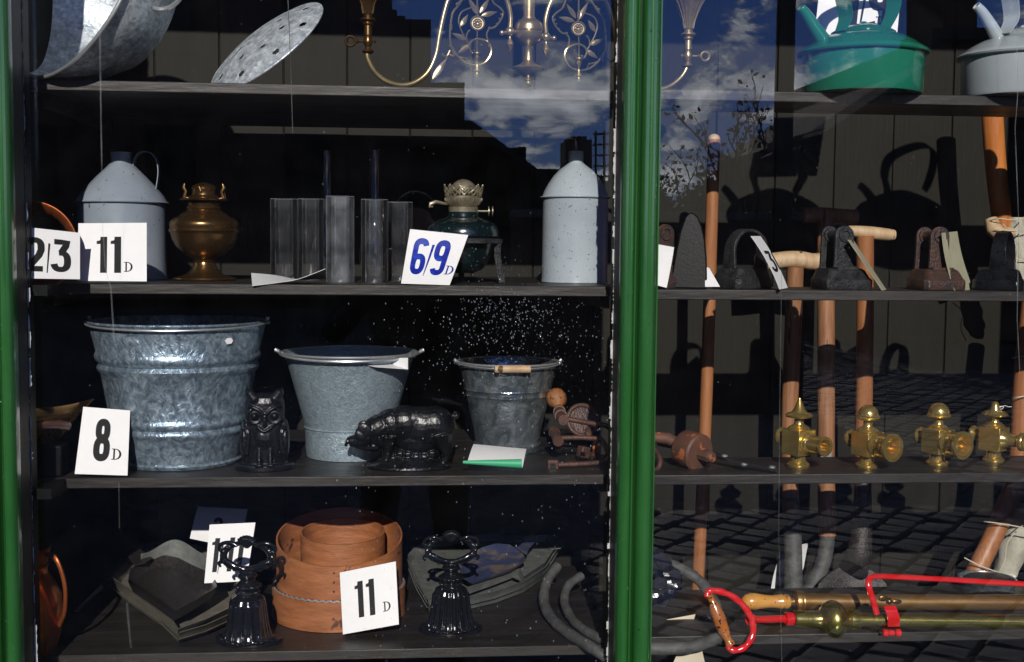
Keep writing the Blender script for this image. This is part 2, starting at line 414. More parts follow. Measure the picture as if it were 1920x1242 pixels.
def glass_mat(name, ior, rough=0.0, tintc=(1, 1, 1), veil=0.0):
    ma = bpy.data.materials.new(name); ma.use_nodes = True
    nt = ma.node_tree; N = nt.nodes; L = nt.links; N.clear()
    fr = N.new('ShaderNodeFresnel'); fr.inputs[0].default_value = ior
    tr = N.new('ShaderNodeBsdfTransparent'); tr.inputs[0].default_value = (*tintc, 1)
    gl = N.new('ShaderNodeBsdfGlossy'); gl.inputs['Roughness'].default_value = rough
    mx = N.new('ShaderNodeMixShader'); o = N.new('ShaderNodeOutputMaterial')
    L.new(fr.outputs[0], mx.inputs[0]); L.new(tr.outputs[0], mx.inputs[1]); L.new(gl.outputs[0], mx.inputs[2])
    last = mx.outputs[0]
    if veil:
        df = N.new('ShaderNodeBsdfDiffuse'); df.inputs[0].default_value = (0.75, 0.8, 0.85, 1)
        t = N.new('ShaderNodeTexCoord'); n = N.new('ShaderNodeTexNoise'); n.inputs['Scale'].default_value = 22; n.inputs['Detail'].default_value = 8
        L.new(t.outputs['Object'], n.inputs['Vector'])
        r = N.new('ShaderNodeMapRange'); r.clamp = True; r.inputs[1].default_value = 0.35; r.inputs[2].default_value = 0.75
        r.inputs[3].default_value = veil*0.3; r.inputs[4].default_value = veil*1.5
        L.new(n.outputs['Fac'], r.inputs[0])
        lw_ = N.new('ShaderNodeLayerWeight'); lw_.inputs[0].default_value = 0.5  # veil whitens at grazing angles, painting bright edge lines on glass
        pw = N.new('ShaderNodeMath'); pw.operation = 'POWER'; pw.inputs[1].default_value = 3.0; L.new(lw_.outputs['Facing'], pw.inputs[0])
        ma_ = N.new('ShaderNodeMath'); ma_.operation = 'MULTIPLY_ADD'; ma_.inputs[1].default_value = 7.0; ma_.inputs[2].default_value = 0.75; L.new(pw.outputs[0], ma_.inputs[0])
        mu_ = N.new('ShaderNodeMath'); mu_.operation = 'MULTIPLY'; mu_.use_clamp = True; L.new(r.outputs[0], mu_.inputs[0]); L.new(ma_.outputs[0], mu_.inputs[1])
        r = mu_
        m2 = N.new('ShaderNodeMixShader'); L.new(r.outputs[0], m2.inputs[0]); L.new(last, m2.inputs[1]); L.new(df.outputs[0], m2.inputs[2])
        last = m2.outputs[0]
    L.new(last, o.inputs[0])
    return ma
PANE = glass_mat('window_glass', 1.52, veil=0.0012)
CHIM = glass_mat('dusty_bright_edged_glass', 1.5, 0.03, (0.995, 0.995, 1.0), 0.021)  # besides dust, the veil colours in the bright edges of the glass
CHIMB = glass_mat('smoky_bright_edged_glass', 1.5, 0.03, (0.99, 0.995, 1.0), 0.08)  # heavier veil, with the same painted bright edges
DROP = glass_mat('water_drop', 1.6, 0.05, (1, 1, 1), 0.22)  # white veil stands in for sunlight refracted through the drops

exec_marks = None
# ------------------------------------------------------------ the shop front
GY = -0.10
XL, XM0, XM1 = at(54, 621, GY).x, at(1149, 621, GY).x, at(1229, 621, -0.15).x
XR = XM1+(XM0-XL)
ZHEAD, ZSILL = 2.37, 0.69
WALLY = 0.66
def struct(name, mb, m_, parent=None, **k):
    o = mb.build(name, m_, parent, **k)
    if not parent: o['kind'] = 'structure'
    return o
ground = struct('ground', MB().box((0, -95, -0.06), (400, 210, 0.04)), JOINT, smooth=0)
fac = MB()
fac.box((XL-0.063-1.65, 0.1, 2.0), (3.3, 0.34, 4.0)); fac.box((XR+0.063+1.65, 0.1, 2.0), (3.3, 0.34, 4.0))
fac.box(((XL+XR)/2, 0.1, 3.2), (XR-XL+0.126, 0.34, 1.6)); fac.box(((XL+XR)/2, -0.01, 0.29), (XR-XL+0.126, 0.12, 0.58))
struct('shop_wall', fac, BRICK, smooth=0)
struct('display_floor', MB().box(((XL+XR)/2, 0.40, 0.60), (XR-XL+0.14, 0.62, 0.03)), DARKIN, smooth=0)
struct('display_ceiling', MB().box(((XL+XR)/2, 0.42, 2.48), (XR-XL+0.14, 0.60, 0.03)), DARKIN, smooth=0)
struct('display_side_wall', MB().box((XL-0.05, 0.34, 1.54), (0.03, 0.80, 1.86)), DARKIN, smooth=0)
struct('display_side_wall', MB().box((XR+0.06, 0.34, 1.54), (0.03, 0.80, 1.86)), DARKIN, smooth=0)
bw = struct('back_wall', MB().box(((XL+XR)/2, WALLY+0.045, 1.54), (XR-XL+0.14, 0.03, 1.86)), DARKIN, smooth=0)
# boards, each with a narrow bead beside it
x0 = at(651, 300, WALLY).x
BW_ = 0.1446
bm_ = MB().box((0, 0, 0), (BW_-0.003, 0.020, 1.83)); bd_ = MB().tube([(0, 0, -0.915), (0, 0, 0.915)], 0.0022, 8)
b0 = None; k = 0
while x0-BW_*6+k*BW_ < XR-0.04:
    x = x0-BW_*6+k*BW_+BW_/2
    if x > XL-0.02:
        if b0 is None:
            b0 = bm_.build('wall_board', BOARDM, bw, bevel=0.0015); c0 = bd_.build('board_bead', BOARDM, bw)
            o, c = b0, c0
        else:
            o = b0.copy(); C.objects.link(o); c = c0.copy(); C.objects.link(c)
        o.location = (x, WALLY+0.010+random.uniform(-.0015, .0015), 1.54)
        c.location = (x+BW_/2-0.001, WALLY+0.006, 1.54)
    k += 1

# window frame
win = thing('shop_window', 'green painted shop window frame with two large glass panes and rounded columns', 'shop window', (0.38, GY, ZSILL))
def wpart(name, mb, m_, **k): return mb.build(name, m_, win, world=True, **k)
o = wpart('glass_pane', MB().box(((XL+XM0)/2, GY, (ZHEAD+ZSILL)/2), (XM0-XL+0.004, 0.004, ZHEAD-ZSILL)), PANE, smooth=0)
o = wpart('glass_pane', MB().box(((XM1+XR)/2, GY, (ZHEAD+ZSILL)/2), (XR-XM1+0.004, 0.004, ZHEAD-ZSILL)), PANE, smooth=0)
H0, H1 = ZSILL-0.1, ZHEAD+0.1
zc, zh = (H0+H1)/2, H1-H0
wpart('window_head', MB().box(((XL+XR)/2, GY-0.02, ZHEAD+0.06), (XR-XL+0.13, 0.15, 0.12)), PAINTG, bevel=0.006)
wpart('window_sill', MB().box(((XL+XR)/2, GY-0.05, ZSILL-0.05), (XR-XL+0.16, 0.22, 0.1)), PAINTG, bevel=0.008)
def column(xa, xb, flip=False):
    """rebate body, two round beads and a fillet"""
    wpart('rebate', MB().box(((xa+xb)/2, GY-0.012, zc), (xb-xa, 0.085, zh)), BLKPAINT, smooth=0)
    W = xb-xa
    pl = [(0.000, 0.000)]
    ra = 0.0115
    pl += [(ra+ra*math.cos(a), -0.012-ra*1.7*math.sin(a)) for a in [PI-PI*i/10 for i in range(11)]]
    pl += [(2*ra+0.001, -0.004), (2*ra+0.005, -0.003)]
    rb = 0.0155; cb = 2*ra+0.006+rb
    pl += [(cb+rb*math.cos(a), -0.008-rb*1.75*math.sin(a)) for a in [PI-PI*i/12 for i in range(13)]]
    pl += [(cb+rb+0.0005, -0.006), (cb+rb+0.002, -0.010), (W-0.0005, -0.010), (W-0.0005, 0.0)]
    mb = MB()
    n = len(pl)
    vs = []
    for z in (H0, H1):
        for (x, y) in pl: vs.append(V((xa+(x if not flip else W-x), GY-0.0555+y, z)))
    fs = [(i, (i+1) % n, (i+1) % n+n, i+n) for i in range(n)]
    if flip: fs = [f[::-1] for f in fs]
    mb.add(vs, fs)
    wpart('column_moulding', mb, PAINTG, smooth=40)
column(XM0, XM1)
column(XR, XR+0.065)
column(XL-0.0657, XL, True)
# flaking putty line along the glass edge
def putty(x, z0, z1, y, side, n):
    mb = MB(); z = z0
    while z < z1:
        h = random.uniform(0.004, 0.03); wd = random.uniform(0.0006, 0.0042) if random.random() < (0.30 if side < 0 else 0.25)+(0.35 if math.sin(z*9) > 0.45 else 0) else 0.0004
        a = x; b = x+side*wd
        k = 5
        vs = []
        for i in range(k+1):
            zz = z+h*i/k
            vs.append(V((a, y-0.0015, zz))); vs.append(V((b+side*random.uniform(-.0006, .0010), y-0.0022, zz)))
        mb.add(vs, [(2*i, 2*i+1, 2*i+3, 2*i+2) for i in range(k)])
        mb.add([v+V((0, 0.0018, 0)) for v in vs], [(2*i, 2*i+2, 2*i+3, 2*i+1) for i in range(k)])
        z += h
    return mb
wpart('putty_edge', putty(XM0-0.0003, H0, H1, GY-0.0025, -1, 1), PUTTY, smooth=0)
wpart('putty_edge', putty(XL+0.0003, H0, H1, GY-0.0025, 1, 1), PUTTY, smooth=0)
# rain on the outside of the glass and on the columns
def drops(name, pts, label):
    mb = MB()
    for (p, r, el) in pts:
        n = 6; vs = [V((p.x, p.y-r*0.45, p.z))]
        for i in range(n):
            a = 2*PI*i/n
            vs.append(V((p.x+r*math.cos(a), p.y, p.z+r*(el if math.sin(a) > 0 else 1)*math.sin(a))))
        mb.add(vs, [(0, i+1, (i+1) % n+1) for i in range(n)])
    o = mb.build(name, DROP, None)
    o['kind'] = 'stuff'; o['label'] = label
    return o
pts = []
gy = GY-0.0022
for i in range(520):
    a = random.gauss(0, 1); v = 560+abs(random.gauss(0, 85)); u = 945+a*(45+(v-540)*0.42)
    if u > 1140 or u < 640: continue
    pts.append((at(u, v, gy), random.uniform(0.0004, 0.0012), random.uniform(1, 2.6)))
for i in range(330):
    u = random.uniform(620, 1140); v = random.uniform(560, 1240)
    pts.append((at(u, v, gy), random.uniform(0.0004, 0.0013), random.uniform(1, 3)))
for i in range(260):
    u = random.uniform(70, 1900); v = random.uniform(0, 1240)
    if 1130 < u < 1245: continue
    pts.append((at(u, v, gy), random.uniform(0.0003, 0.0009), random.uniform(1, 2)))
for i in range(70):
    u = 945+random.gauss(0, 45); v = random.uniform(480, 560)
    pts.append((at(u, v, gy), random.uniform(0.0004, 0.0010), 1.2))
drops('rain_drops', pts, 'rain drops scattered over the outside of the glass')
pts = []
for i in range(330):
    z = random.uniform(ZSILL, ZHEAD); s = random.choice((0, 1, 2))
    if s == 0: x = XL-0.0115+random.uniform(-.008, .008); y = GY-0.0555-0.012-0.0185
    elif s == 1: x = XM0+0.0115+random.uniform(-.007, .007); y = GY-0.0555-0.012-0.0180
    else: x = XM0+0.0445+random.uniform(-.010, .010); y = GY-0.0555-0.008-0.0240
    pts.append((V((x, y, z)), random.uniform(0.0003, 0.0009), 1.3))
drops('rain_drops', pts, 'rain drops on the green columns')
# dried water runs
mb = MB()
def run(pl, wd):
    q = [at(u, v, gy+0.0008) for (u, v) in pl]
    vs = []
    for i, p in enumerate(q):
        w_ = wd*random.uniform(0.7, 1.2)
        vs += [p+V((-w_, 0, 0)), p+V((0, -0.0006, 0)), p+V((w_, 0, 0))]
    mb.add(vs, [f for i in range(len(q)-1) for f in ((3*i, 3*i+1, 3*i+4, 3*i+3), (3*i+1, 3*i+2, 3*i+5, 3*i+4))])
run([(187, -20), (188, 120), (190, 260), (193, 420), (197, 500), (208, 540), (214, 640)], 0.0016)
run([(540, 0), (545, 120), (549, 250)], 0.0006)
run([(1906, 0), (1908, 180), (1903, 240), (1910, 420), (1907, 600), (1912, 700)], 0.0010)
run([(1466, 480), (1462, 760), (1460, 1000), (1466, 1242)], 0.0006)
run([(238, 1130), (243, 1190), (246, 1215)], 0.0022)
run([(223, 905), (224, 990)], 0.0010)
VEILM = glass_mat('dried_water_run', 1.5, 0.2, (1, 1, 1), 0.10)
o = mb.build('water_run', VEILM, None); o['kind'] = 'stuff'; o['label'] = 'dried water runs down the glass'

# ------------------------------------------------------------ shelves
ZS = {('L', 1): 1.7755, ('L', 2): 1.4237, ('L', 3): 1.0780, ('L', 4): 0.7577,
      ('R', 1): 1.7800, ('R', 2): 1.4188, ('R', 3): 1.0758, ('R', 4): 0.7710}
DEP = {('L', 1): 0.60, ('L', 2): 0.58, ('L', 3): 0.55, ('L', 4): 0.55, ('R', 1): 0.18, ('R', 2): 0.18, ('R', 3): 0.18, ('R', 4): 0.30}
NM = {1: 'topmost', 2: 'second', 3: 'third', 4: 'lowest'}
ON = {('L', 1): 'with the lid and brass gas lamp', ('L', 2): 'with oil cans and lamp glasses', ('L', 3): 'with galvanised buckets', ('L', 4): 'with bentwood rings and doorstops',
      ('R', 1): 'under the enamel kettles', ('R', 2): 'under the flat irons', ('R', 3): 'under the brass taps', ('R', 4): 'behind the red pump handle'}
for (s, i), z in ZS.items():
    xa, xb = (XL-0.03, XM0+0.03) if s == 'L' else (XM0+0.032, XR+0.035)
    t = thing('display_shelf', f'dark brown {NM[i]} shelf of the {"left" if s=="L" else "right"} window {ON[(s,i)]}', 'shelf', ((xa+xb)/2, 0, z), 0, 'dark brown display shelves')
    th = 0.0185
    MB().box(((xb-xa)/2*0, DEP[(s, i)]/2, -th/2), (xb-xa, DEP[(s, i)], th)).build('shelf_board', SHELFM, t, bevel=0.0015)
    for sx in (-1, 1):
        MB().box((sx*((xb-xa)/2-0.02), min(DEP[(s, i)], 0.5)/2+0.02, -th-0.0125), (0.018, min(DEP[(s, i)], 0.5)-0.06, 0.024)).build('bearer', SHELFM, t, bevel=0.001)

cl_ = thing('corner_ledge', 'dark corner ledge filling the left end of the second shelf beside the glass', 'ledge', (XL, -0.045, ZS[('L', 2)]))
MB().box((0.010, 0, -.0095), (.036, .086, .018)).build('ledge_board', BLKPAINT, cl_)
cl_ = thing('corner_ledge', 'dark corner ledge under a black tin at the left end of the third shelf', 'ledge', (XL, -0.045, ZS[('L', 3)]))
MB().box((0.010, 0, -.0095), (.036, .086, .018)).build('ledge_board', BLKPAINT, cl_)
tn_ = thing('storage_tin', 'small black tin hidden in shade under the brass scoop', 'tin', (XL-.004, .034, ZS[('L', 3)]))
MB().box((0, 0, .029), (.045, .05, .056)).build('tin_box', BLKPAINT, tn_, bevel=.003)
# ------------------------------------------------------------ the street behind the camera, seen in the glass
def mir(u, v, T):
    p = at(u, v, T)
    return V((p.x, 2*GY-T, p.z))
street = struct('street', MB().box((3, -9.0, -0.025), (22, 17, 0.02)), JOINT, smooth=0)
RS = RZ(math.radians(38))
setts = []
rs = random.Random(3)
for i in range(-24, 60):
    for j in range(-60, 60):
        x = i*0.180; y = j*0.155+(0.075 if i % 2 else 0)
        p = RS @ V((x, y, 0)); p.y -= 5.5; p.x += 0.2
        if not (-12.0 < p.y < -1.9 and -2.2 < p.x < 7.0): continue
        u = 768+p.x*2251/(2*abs(GY)*0-p.y+2.16+2*GY)
        if u > 2050 or u < 300: continue
        setts.append(p)
def sett_mesh(w_, d_, h_, r):
    mb = MB(); x, y = w_/2, d_/2; c = 0.014
    vs = []
    for (xx, yy, zz) in ((x, y, -h_), (x, y, -c), (x-c, y-c, 0)):
        vs += [V((a*xx+r.uniform(-.004, .004), b*yy+r.uniform(-.004, .004), zz)) for a, b in ((-1, -1), (1, -1), (1, 1), (-1, 1))]
    vs.append(V((0, 0, 0.004)))
    fs = [(4*k+i, 4*k+(i+1) % 4, 4*k+4+(i+1) % 4, 4*k+4+i) for k in range(2) for i in range(4)]
    fs += [(8+i, 8+(i+1) % 4, 12) for i in range(4)]
    return vs, fs
setts.sort(key=lambda p: p.length)
protos = []
rest = MB()
for k, p in enumerate(setts):
    T_ = TR(p.x, p.y, 0.010+rs.uniform(-.008, .008)) @ RS @ RZ(rs.uniform(-.05, .05)) @ RX(rs.uniform(-.05, .05)) @ RY(rs.uniform(-.05, .05))
    if k < 290:
        if len(protos) < 6:
            vs, fs = sett_mesh(0.168, 0.143, 0.05, rs)
            o = MB().add(vs, fs).build('sett', STONE, street, smooth=0)
            protos.append(o)
        else:
            o = protos[k % 6].copy(); C.objects.link(o)
        o.matrix_local = T_
    else:
        vs, fs = sett_mesh(0.168, 0.143, 0.05, rs)
        rest.add([T_ @ q for q in vs], fs)
o = rest.build('setts', STONE, street, smooth=0); o['kind'] = 'stuff'

def sil(T, pts, depth, name, m_, parent):
    q = [mir(u, v, T) for (u, v) in pts]
    y = q[0].y
    mb = MB().prism([(p.x, p.z) for p in q], y, y-depth)
    return mb.build(name, m_, parent, world=True, smooth=0)
def zg(u, T):      # pixel row where the ground lies
    return vz(u, 0.0, T)
def windows(par, T, lst):
    for (u, v, w_, h_) in lst:
        p = mir(u, v, T)
        f = MB()
        for sx in (-1, 1): f.box((p.x+sx*w_/2, p.y+0.03, p.z), (0.08, 0.08, h_+0.08))
        for sz in (-1, 0, 1): f.box((p.x, p.y+0.03, p.z+sz*h_/2), (w_-0.08, 0.06, 0.06))
        fo = f.build('window', BLKPAINT, par, world=True, smooth=0)
        MB().box((p.x, p.y+0.01, p.z), (w_, 0.02, h_)).build('pane', GLASSD, fo, smooth=0).location = -par.location
T1 = 26
hA = thing('brick_house', 'tall dark brick house with stepped chimney side reflected in the left pane', 'house', mir(300, zg(300, T1), T1))
sil(T1, [(-900, 560), (727, 560), (727, -385), (-900, -400)], 7, 'wall', BRICK, hA)
sil(T1, [(727, 560), (808, 560), (808, 37), (760, 36), (760, 30), (744, 30), (744, 18), (734, 18), (734, 4), (727, 4)], 6, 'chimney_stack', BRICK, hA)
rf = sil(T1-0.3, [(-930, -400), (740, -383), (560, -425), (-930, -435)], 7.5, 'roof', ROOFM, hA)
windows(hA, T1, [(u, v, 1.0, 1.5) for u in (-200, 60, 320, 580) for v in (40, 300)])
T1 = 9.5
hB = thing('gabled_house', 'low dark house with steep slate roof slope reflected beside the chandelier', 'house', mir(900, zg(900, T1), T1))
sil(T1, [(700, 800), (1035, 800), (1035, 400), (1035, 348), (882, 238), (871, 240), (871, 155), (700, 155)], 4, 'wall', BRICK, hB)
sil(T1-0.4, [(866, 226), (884, 226), (1048, 346), (1048, 358), (884, 242)], 4.3, 'roof', ROOFM, hB)
windows(hB, T1, [(880, 400, 1.0, 1.2), (970, 420, 0.9, 1.0)])
lw = thing('shading_wall', 'low dark wall added across the street to shade the setts, reflected behind the tool handles', 'wall', (2.3, -8.6, 0))  # added wall, placed so its shadow darkens the setts behind it
MB().box((-.1, 0, .86), (2.6, .34, 1.72)).build('wall_body', BRICK, lw, smooth=0)
for i_ in range(9): MB().box((-1.27+i_*.293, 0, 1.755), (.287, .42, .07)).build('coping_stone', STONE, lw, bevel=.01)
T2 = 32
hC = thing('distant_cottage', 'far low cottage with square chimney reflected above the white can', 'house', mir(1090, zg(1090, T2), T2))
sil(T2, [(1030, 520), (1180, 520), (1180, 360), (1030, 372)], 7, 'wall', BRICK, hC)
sil(T2-0.3, [(1024, 374), (1186, 362), (1168, 338), (1040, 345)], 7.6, 'roof', ROOFM, hC)
sil(T2+1, [(1060, 345), (1110, 345), (1110, 262), (1100, 262), (1100, 256), (1068, 256), (1068, 264), (1060, 264)], 1.2, 'chimney', BRICK, hC)
sc_ = thing('scaffold', 'tube scaffold standing beside the far chimney in the reflection', 'scaffold', mir(1150, zg(1150, T2-1.5), T2-1.5))
mb = MB()
for u in (1117, 1133, 1150, 1167, 1184):
    mb.tube([mir(u, 520, T2-1.5), mir(u, 246, T2-1.5)], 0.035, 6)
mb.build('upright', SCAFM, sc_, world=True)
mb = MB()
for v in (252, 272, 292, 312, 332):
    mb.tube([mir(1112, v, T2-1.45), mir(1190, v-3, T2-1.45)], 0.03, 6)
mb.build('ledger', SCAFM, sc_, world=True)
T3 = 16
hD = thing('stone_shop_house', 'tall dark house with ridge chimney and long sloping gable reflected behind the kettles', 'house', mir(1800, zg(1800, T3), T3))
sil(T3, [(1560, 640), (2500, 640), (2500, 62), (1760, 62), (1756, 118), (1562, 248)], 7, 'wall', BRICK, hD)
sil(T3-0.3, [(1540, 252), (1548, 262), (1760, 126), (1762, 74), (2520, 74), (2520, 52), (1748, 52), (1744, 116)], 1.2, 'roof', ROOFM, hD)
sil(T3+0.5, [(1768, 70), (1832, 70), (1832, -40), (1840, -40), (1840, -56), (1760, -56), (1760, -40), (1768, -40)], 1.4, 'chimney', BRICK, hD)
sil(T3, [(1530, 640), (1560, 640), (1560, 240), (1546, 240), (1546, 262), (1530, 272)], 3, 'side_wing', BRICK, hD)
windows(hD, T3, [(1700, 330, 0.9, 1.2), (1900, 330, 0.9, 1.2), (1900, 180, 0.8, 1.0)])
tp = MB(); p = mir(1462, 500, 8); tp.tube([(p.x, p.y, -0.02), (p.x, p.y, 5.2)], [0.095, 0.075], 12)
tag(tp.build('telegraph_pole', POLEM, None), 'dark timber telegraph pole reflected as a black upright band', 'pole')
# trees
def tree(u, vtop, T, seed, label, spread=1.0, leaves=500, n0=3):
    r = random.Random(seed)
    base = mir(u, 455, T); base.z = 0
    H = 1.5+(455-vtop)/2251*(T+2.16)
    t = thing('tree', label, 'tree', base, 0, 'half bare trees reflected in the right pane')
    tr = MB(); tips = []
    def grow(p, d, L, rad, lev):
        q = p.copy(); pl = [q.copy()]
        for i in range(4):
            d = (d+V((r.uniform(-.22, .22), r.uniform(-.22, .22), r.uniform(-.05, .16)))).normalized()
            q = q+d*L/4; pl.append(q.copy())
        tr.tube(pl, [rad*(1-0.12*i) for i in range(5)], 5 if lev < 2 else 3, cap=False)
        if lev >= 4: tips.extend(pl[1:]); return
        if lev == 3: tips.extend(pl[2:])
        for k in range(r.choice((2, 2, 3))):
            nd = (d+V((r.uniform(-1, 1)*spread, r.uniform(-1, 1)*spread, r.uniform(-.1, .7)))*0.75).normalized()
            grow(pl[r.choice((2, 3, 4))], nd, L*r.uniform(0.55, 0.8), rad*0.68, lev+1)
    for k in range(n0):
        grow(V((r.uniform(-.5, .5)*(n0 > 1), r.uniform(-.3, .3), 0)), V((r.uniform(-.3, .3), r.uniform(-.3, .3), 1)).normalized(), H*0.42, 0.055*H/4, 0)
    tr.build('trunk', BARK, t)
    lf = MB()
    for i in range(leaves):
        p = r.choice(tips)+V((r.gauss(0, .1), r.gauss(0, .1), r.gauss(0, .1)))
        a = V((r.uniform(-1, 1), r.uniform(-1, 1), r.uniform(-1, 1))).normalized(); b = a.orthogonal().normalized(); s = r.uniform(0.03, 0.08)
        lf.add([p-a*s, p+b*s*.6, p+a*s, p-b*s*.6], [(0, 1, 2, 3)])
    lf.build('crown', LEAFM, t, smooth=0)
tree(1290, 215, 17, 1, 'bare twiggy tree reflected beside the right edge of the green column', 0.9, 220, 2)
tree(1350, 190, 19, 2, 'taller half bare tree reflected above the broom handle', 0.8, 260, 2)
tree(1410, 230, 18, 5, 'bushy thin tree reflected just left of the dark pole', 1.0, 380, 3)
tree(1520, 225, 16, 8, 'small leaning tree reflected below the green kettle spout', 0.9, 160, 1)
tree(1240, 260, 21, 11, 'low spreading tree reflected against the column foot', 1.1, 300, 2)
hg = MB(); r = random.Random(4)
for i in range(9000):
    u = r.uniform(930, 1760); T = r.uniform(24, 30)
    vt = 352+18*math.sin(u*0.021)+12*math.sin(u*0.05+1)
    v = r.uniform(vt, 520); p = mir(u, v, T)
    a = V((r.uniform(-1, 1), r.uniform(-1, 1), r.uniform(-1, 1))).normalized(); b = a.orthogonal().normalized(); s = r.uniform(0.10, 0.26)
    hg.add([p-a*s, p+b*s*.6, p+a*s, p-b*s*.6], [(0, 1, 2, 3)])
o = hg.build('hedge_foliage', LEAFM, None, smooth=0); o['kind'] = 'stuff'; o['label'] = 'dark hedge line across the end of the street'

# photographer, standing behind the camera
def skin_body(name, verts, edges, m_, parent, sub=1):
    me = bpy.data.meshes.new(name)
    me.from_pydata([v[0] for v in verts], edges, [])
    o = bpy.data.objects.new(name, me); C.objects.link(o); o.parent = parent
    me.materials.append(m_)
    md = o.modifiers.new('skin', 'SKIN')
    for i, v in enumerate(verts):
        sv = me.skin_vertices[0].data[i]; sv.radius = (v[1], v[2] if len(v) > 2 else v[1]); sv.use_root = (i == 0)
    md.use_smooth_shade = True
    s = o.modifiers.new('sub', 'SUBSURF'); s.levels = s.render_levels = sub
    return o
ph = thing('person', 'photographer in dark coat holding a camera to the face, reflected in the glass', 'person', (0.02, -2.34, 0))
vb = [((0, -.02, .93), .15, .12), ((0, -.02, 1.10), .14, .11), ((0, -.02, 1.28), .17, .12), ((0, -.01, 1.41), .10, .09), ((0, .02, 1.47), .055),
      ((-.19, -.01, 1.36), .065), ((-.30, .08, 1.16), .05), ((-.10, .20, 1.40), .036), ((.19, -.01, 1.36), .065), ((.30, .08, 1.16), .05), ((.10, .20, 1.40), .036)]
skin_body('coat', vb, [(0, 1), (1, 2), (2, 3), (3, 4), (2, 5), (5, 6), (6, 7), (2, 8), (8, 9), (9, 10)], COAT, ph)
vl = [((0, -.02, .95), .14, .12), ((-.10, -.02, .86), .10), ((-.13, -.01, .48), .068), ((-.15, -.03, .09), .045), ((.10, -.02, .86), .10), ((.13, .0, .48), .068), ((.16, -.02, .09), .045)]
skin_body('trousers', vl, [(0, 1), (1, 2), (2, 3), (0, 4), (4, 5), (5, 6)], JEANS, ph)
for sx in (-1, 1):
    MB().ball((sx*.155, .03, .045), (.045, .13, .05), 12).build('shoe', COAT, ph)
    h = MB().ball((sx*.085, .175, 1.44), (.026, .035, .042), 10)
    for f in range(4): h.tube([(sx*(.078-.004*f), .19, 1.465-.018*f), (sx*.060, .215, 1.465-.018*f), (sx*.045, .20, 1.465-.018*f)], .0075, 6)
    h.tube([(sx*.085, .16, 1.42), (sx*.065, .15, 1.405), (sx*.045, .155, 1.41)], .009, 6)
    h.build('hand', SKIN, ph, remesh=.004)
hd = MB().ball((0, .02, 1.55), (.075, .095, .115), 18).ball((0, .115, 1.535), (.014, .02, .02), 8).ball((-.075, .02, 1.545), (.012, .02, .03), 8).ball((.075, .02, 1.545), (.012, .02, .03), 8).tube([(0, .01, 1.40), (0, .01, 1.50)], .05, 12)
hd.build('head', SKIN, ph, remesh=.006)
MB().ball((0, .0, 1.585), (.084, .100, .10), 16).build('hair', COAT, ph)
cmo = thing('camera', 'black camera held up by the photographer, reflected in the glass', 'camera', (0.02, -2.195, 1.455))
MB().box((0, -.02, 0.0), (.125, .045, .08)).build('camera_body', COAT, cmo, bevel=.006)
MB().box((0, -.02, .052), (.05, .045, .024)).build('finder', COAT, cmo, bevel=.006)
MB().lathe([(.0, .0), (.03, .0), (.032, -.018), (.0, -.018)], 24, RX(PI/2)).build('lens', IRONB, cmo)

# ------------------------------------------------------------ shop goods
def put(name, label, cat, s, i, u, t, rotz=0, group=None):
    return thing(name, label, cat, on(u, ZS[(s, i)], t), rotz, group)
class PX:
    """turns measurements in photograph pixels at depth t into metres round a thing's base"""
    def __init__(s, o, u, t): s.o, s.u, s.t, s.k = o, u, t, m(t)
    def z(s, v): return at(s.u, v, s.t).z-s.o.location.z
    def x(s, u): return (u-s.u)*s.k
    def prof(s, L): return [(max(0.0, hw)*s.k, s.z(v)) for (v, hw) in L]
    def p(s, u, v, dy=0.0): return V((s.x(u), dy, s.z(v)))

# ---- printed price cards
def ell(cx, cz, rx, rz, a0, a1, n=14, p=2.6):
    out = []
    for i in range(n+1):
        a = math.radians(a0+(a1-a0)*i/n); c, s = math.cos(a), math.sin(a)
        out.append((cx+rx*math.copysign(abs(c)**(2/p), c), cz+rz*math.copysign(abs(s)**(2/p), s)))
    return out
GL = {
 '1': ([[(.27, 0.0), (.27, 1.0)]], [[(.07, .80), (.27, .80), (.27, .95), (.20, 1.0), (.16, .90), (.07, .88)]], .36),
 '8': ([ell(.22, .74, .125, .19, 0, 360, 22), ell(.22, .285, .145, .215, 0, 360, 22)], [], .44),
 '6': ([ell(.22, .29, .15, .22, 0, 360, 22), ell(.22, .76, .15, .17, 12, 180, 12)+[(.07, .70), (.07, .30)]], [], .44),
 '9': ([ell(.22, .71, .15, .22, 0, 360, 22), ell(.22, .24, .15, .17, 192, 360, 12)+[(.37, .30), (.37, .70)]], [], .44),
 '2': ([ell(.21, .72, .14, .21, 165, 0, 14)+[(.35, .64), (.30, .48), (.12, .20), (.075, .08)], [(.04, .07), (.39, .07)]], [], .44),
 '3': ([[(.05, .93), (.37, .93), (.22, .60)], ell(.20, .33, .16, .26, 100, -165, 18)], [], .46),
}
def ribbon(path, wd, closed=False):
    P = [V((a, b, 0)) for a, b in path]
    vs = []; n = len(P)
    for i in range(n):
        d = (P[min(n-1, i+1)]-P[max(0, i-1)])
        if closed and (i == 0 or i == n-1): d = P[1]-P[n-2]
        d.normalize(); q = V((-d.y, d.x, 0))*wd/2
        vs += [P[i]-q, P[i]+q]
    return vs, [(2*i, 2*i+2, 2*i+3, 2*i+1) for i in range(n-1)]
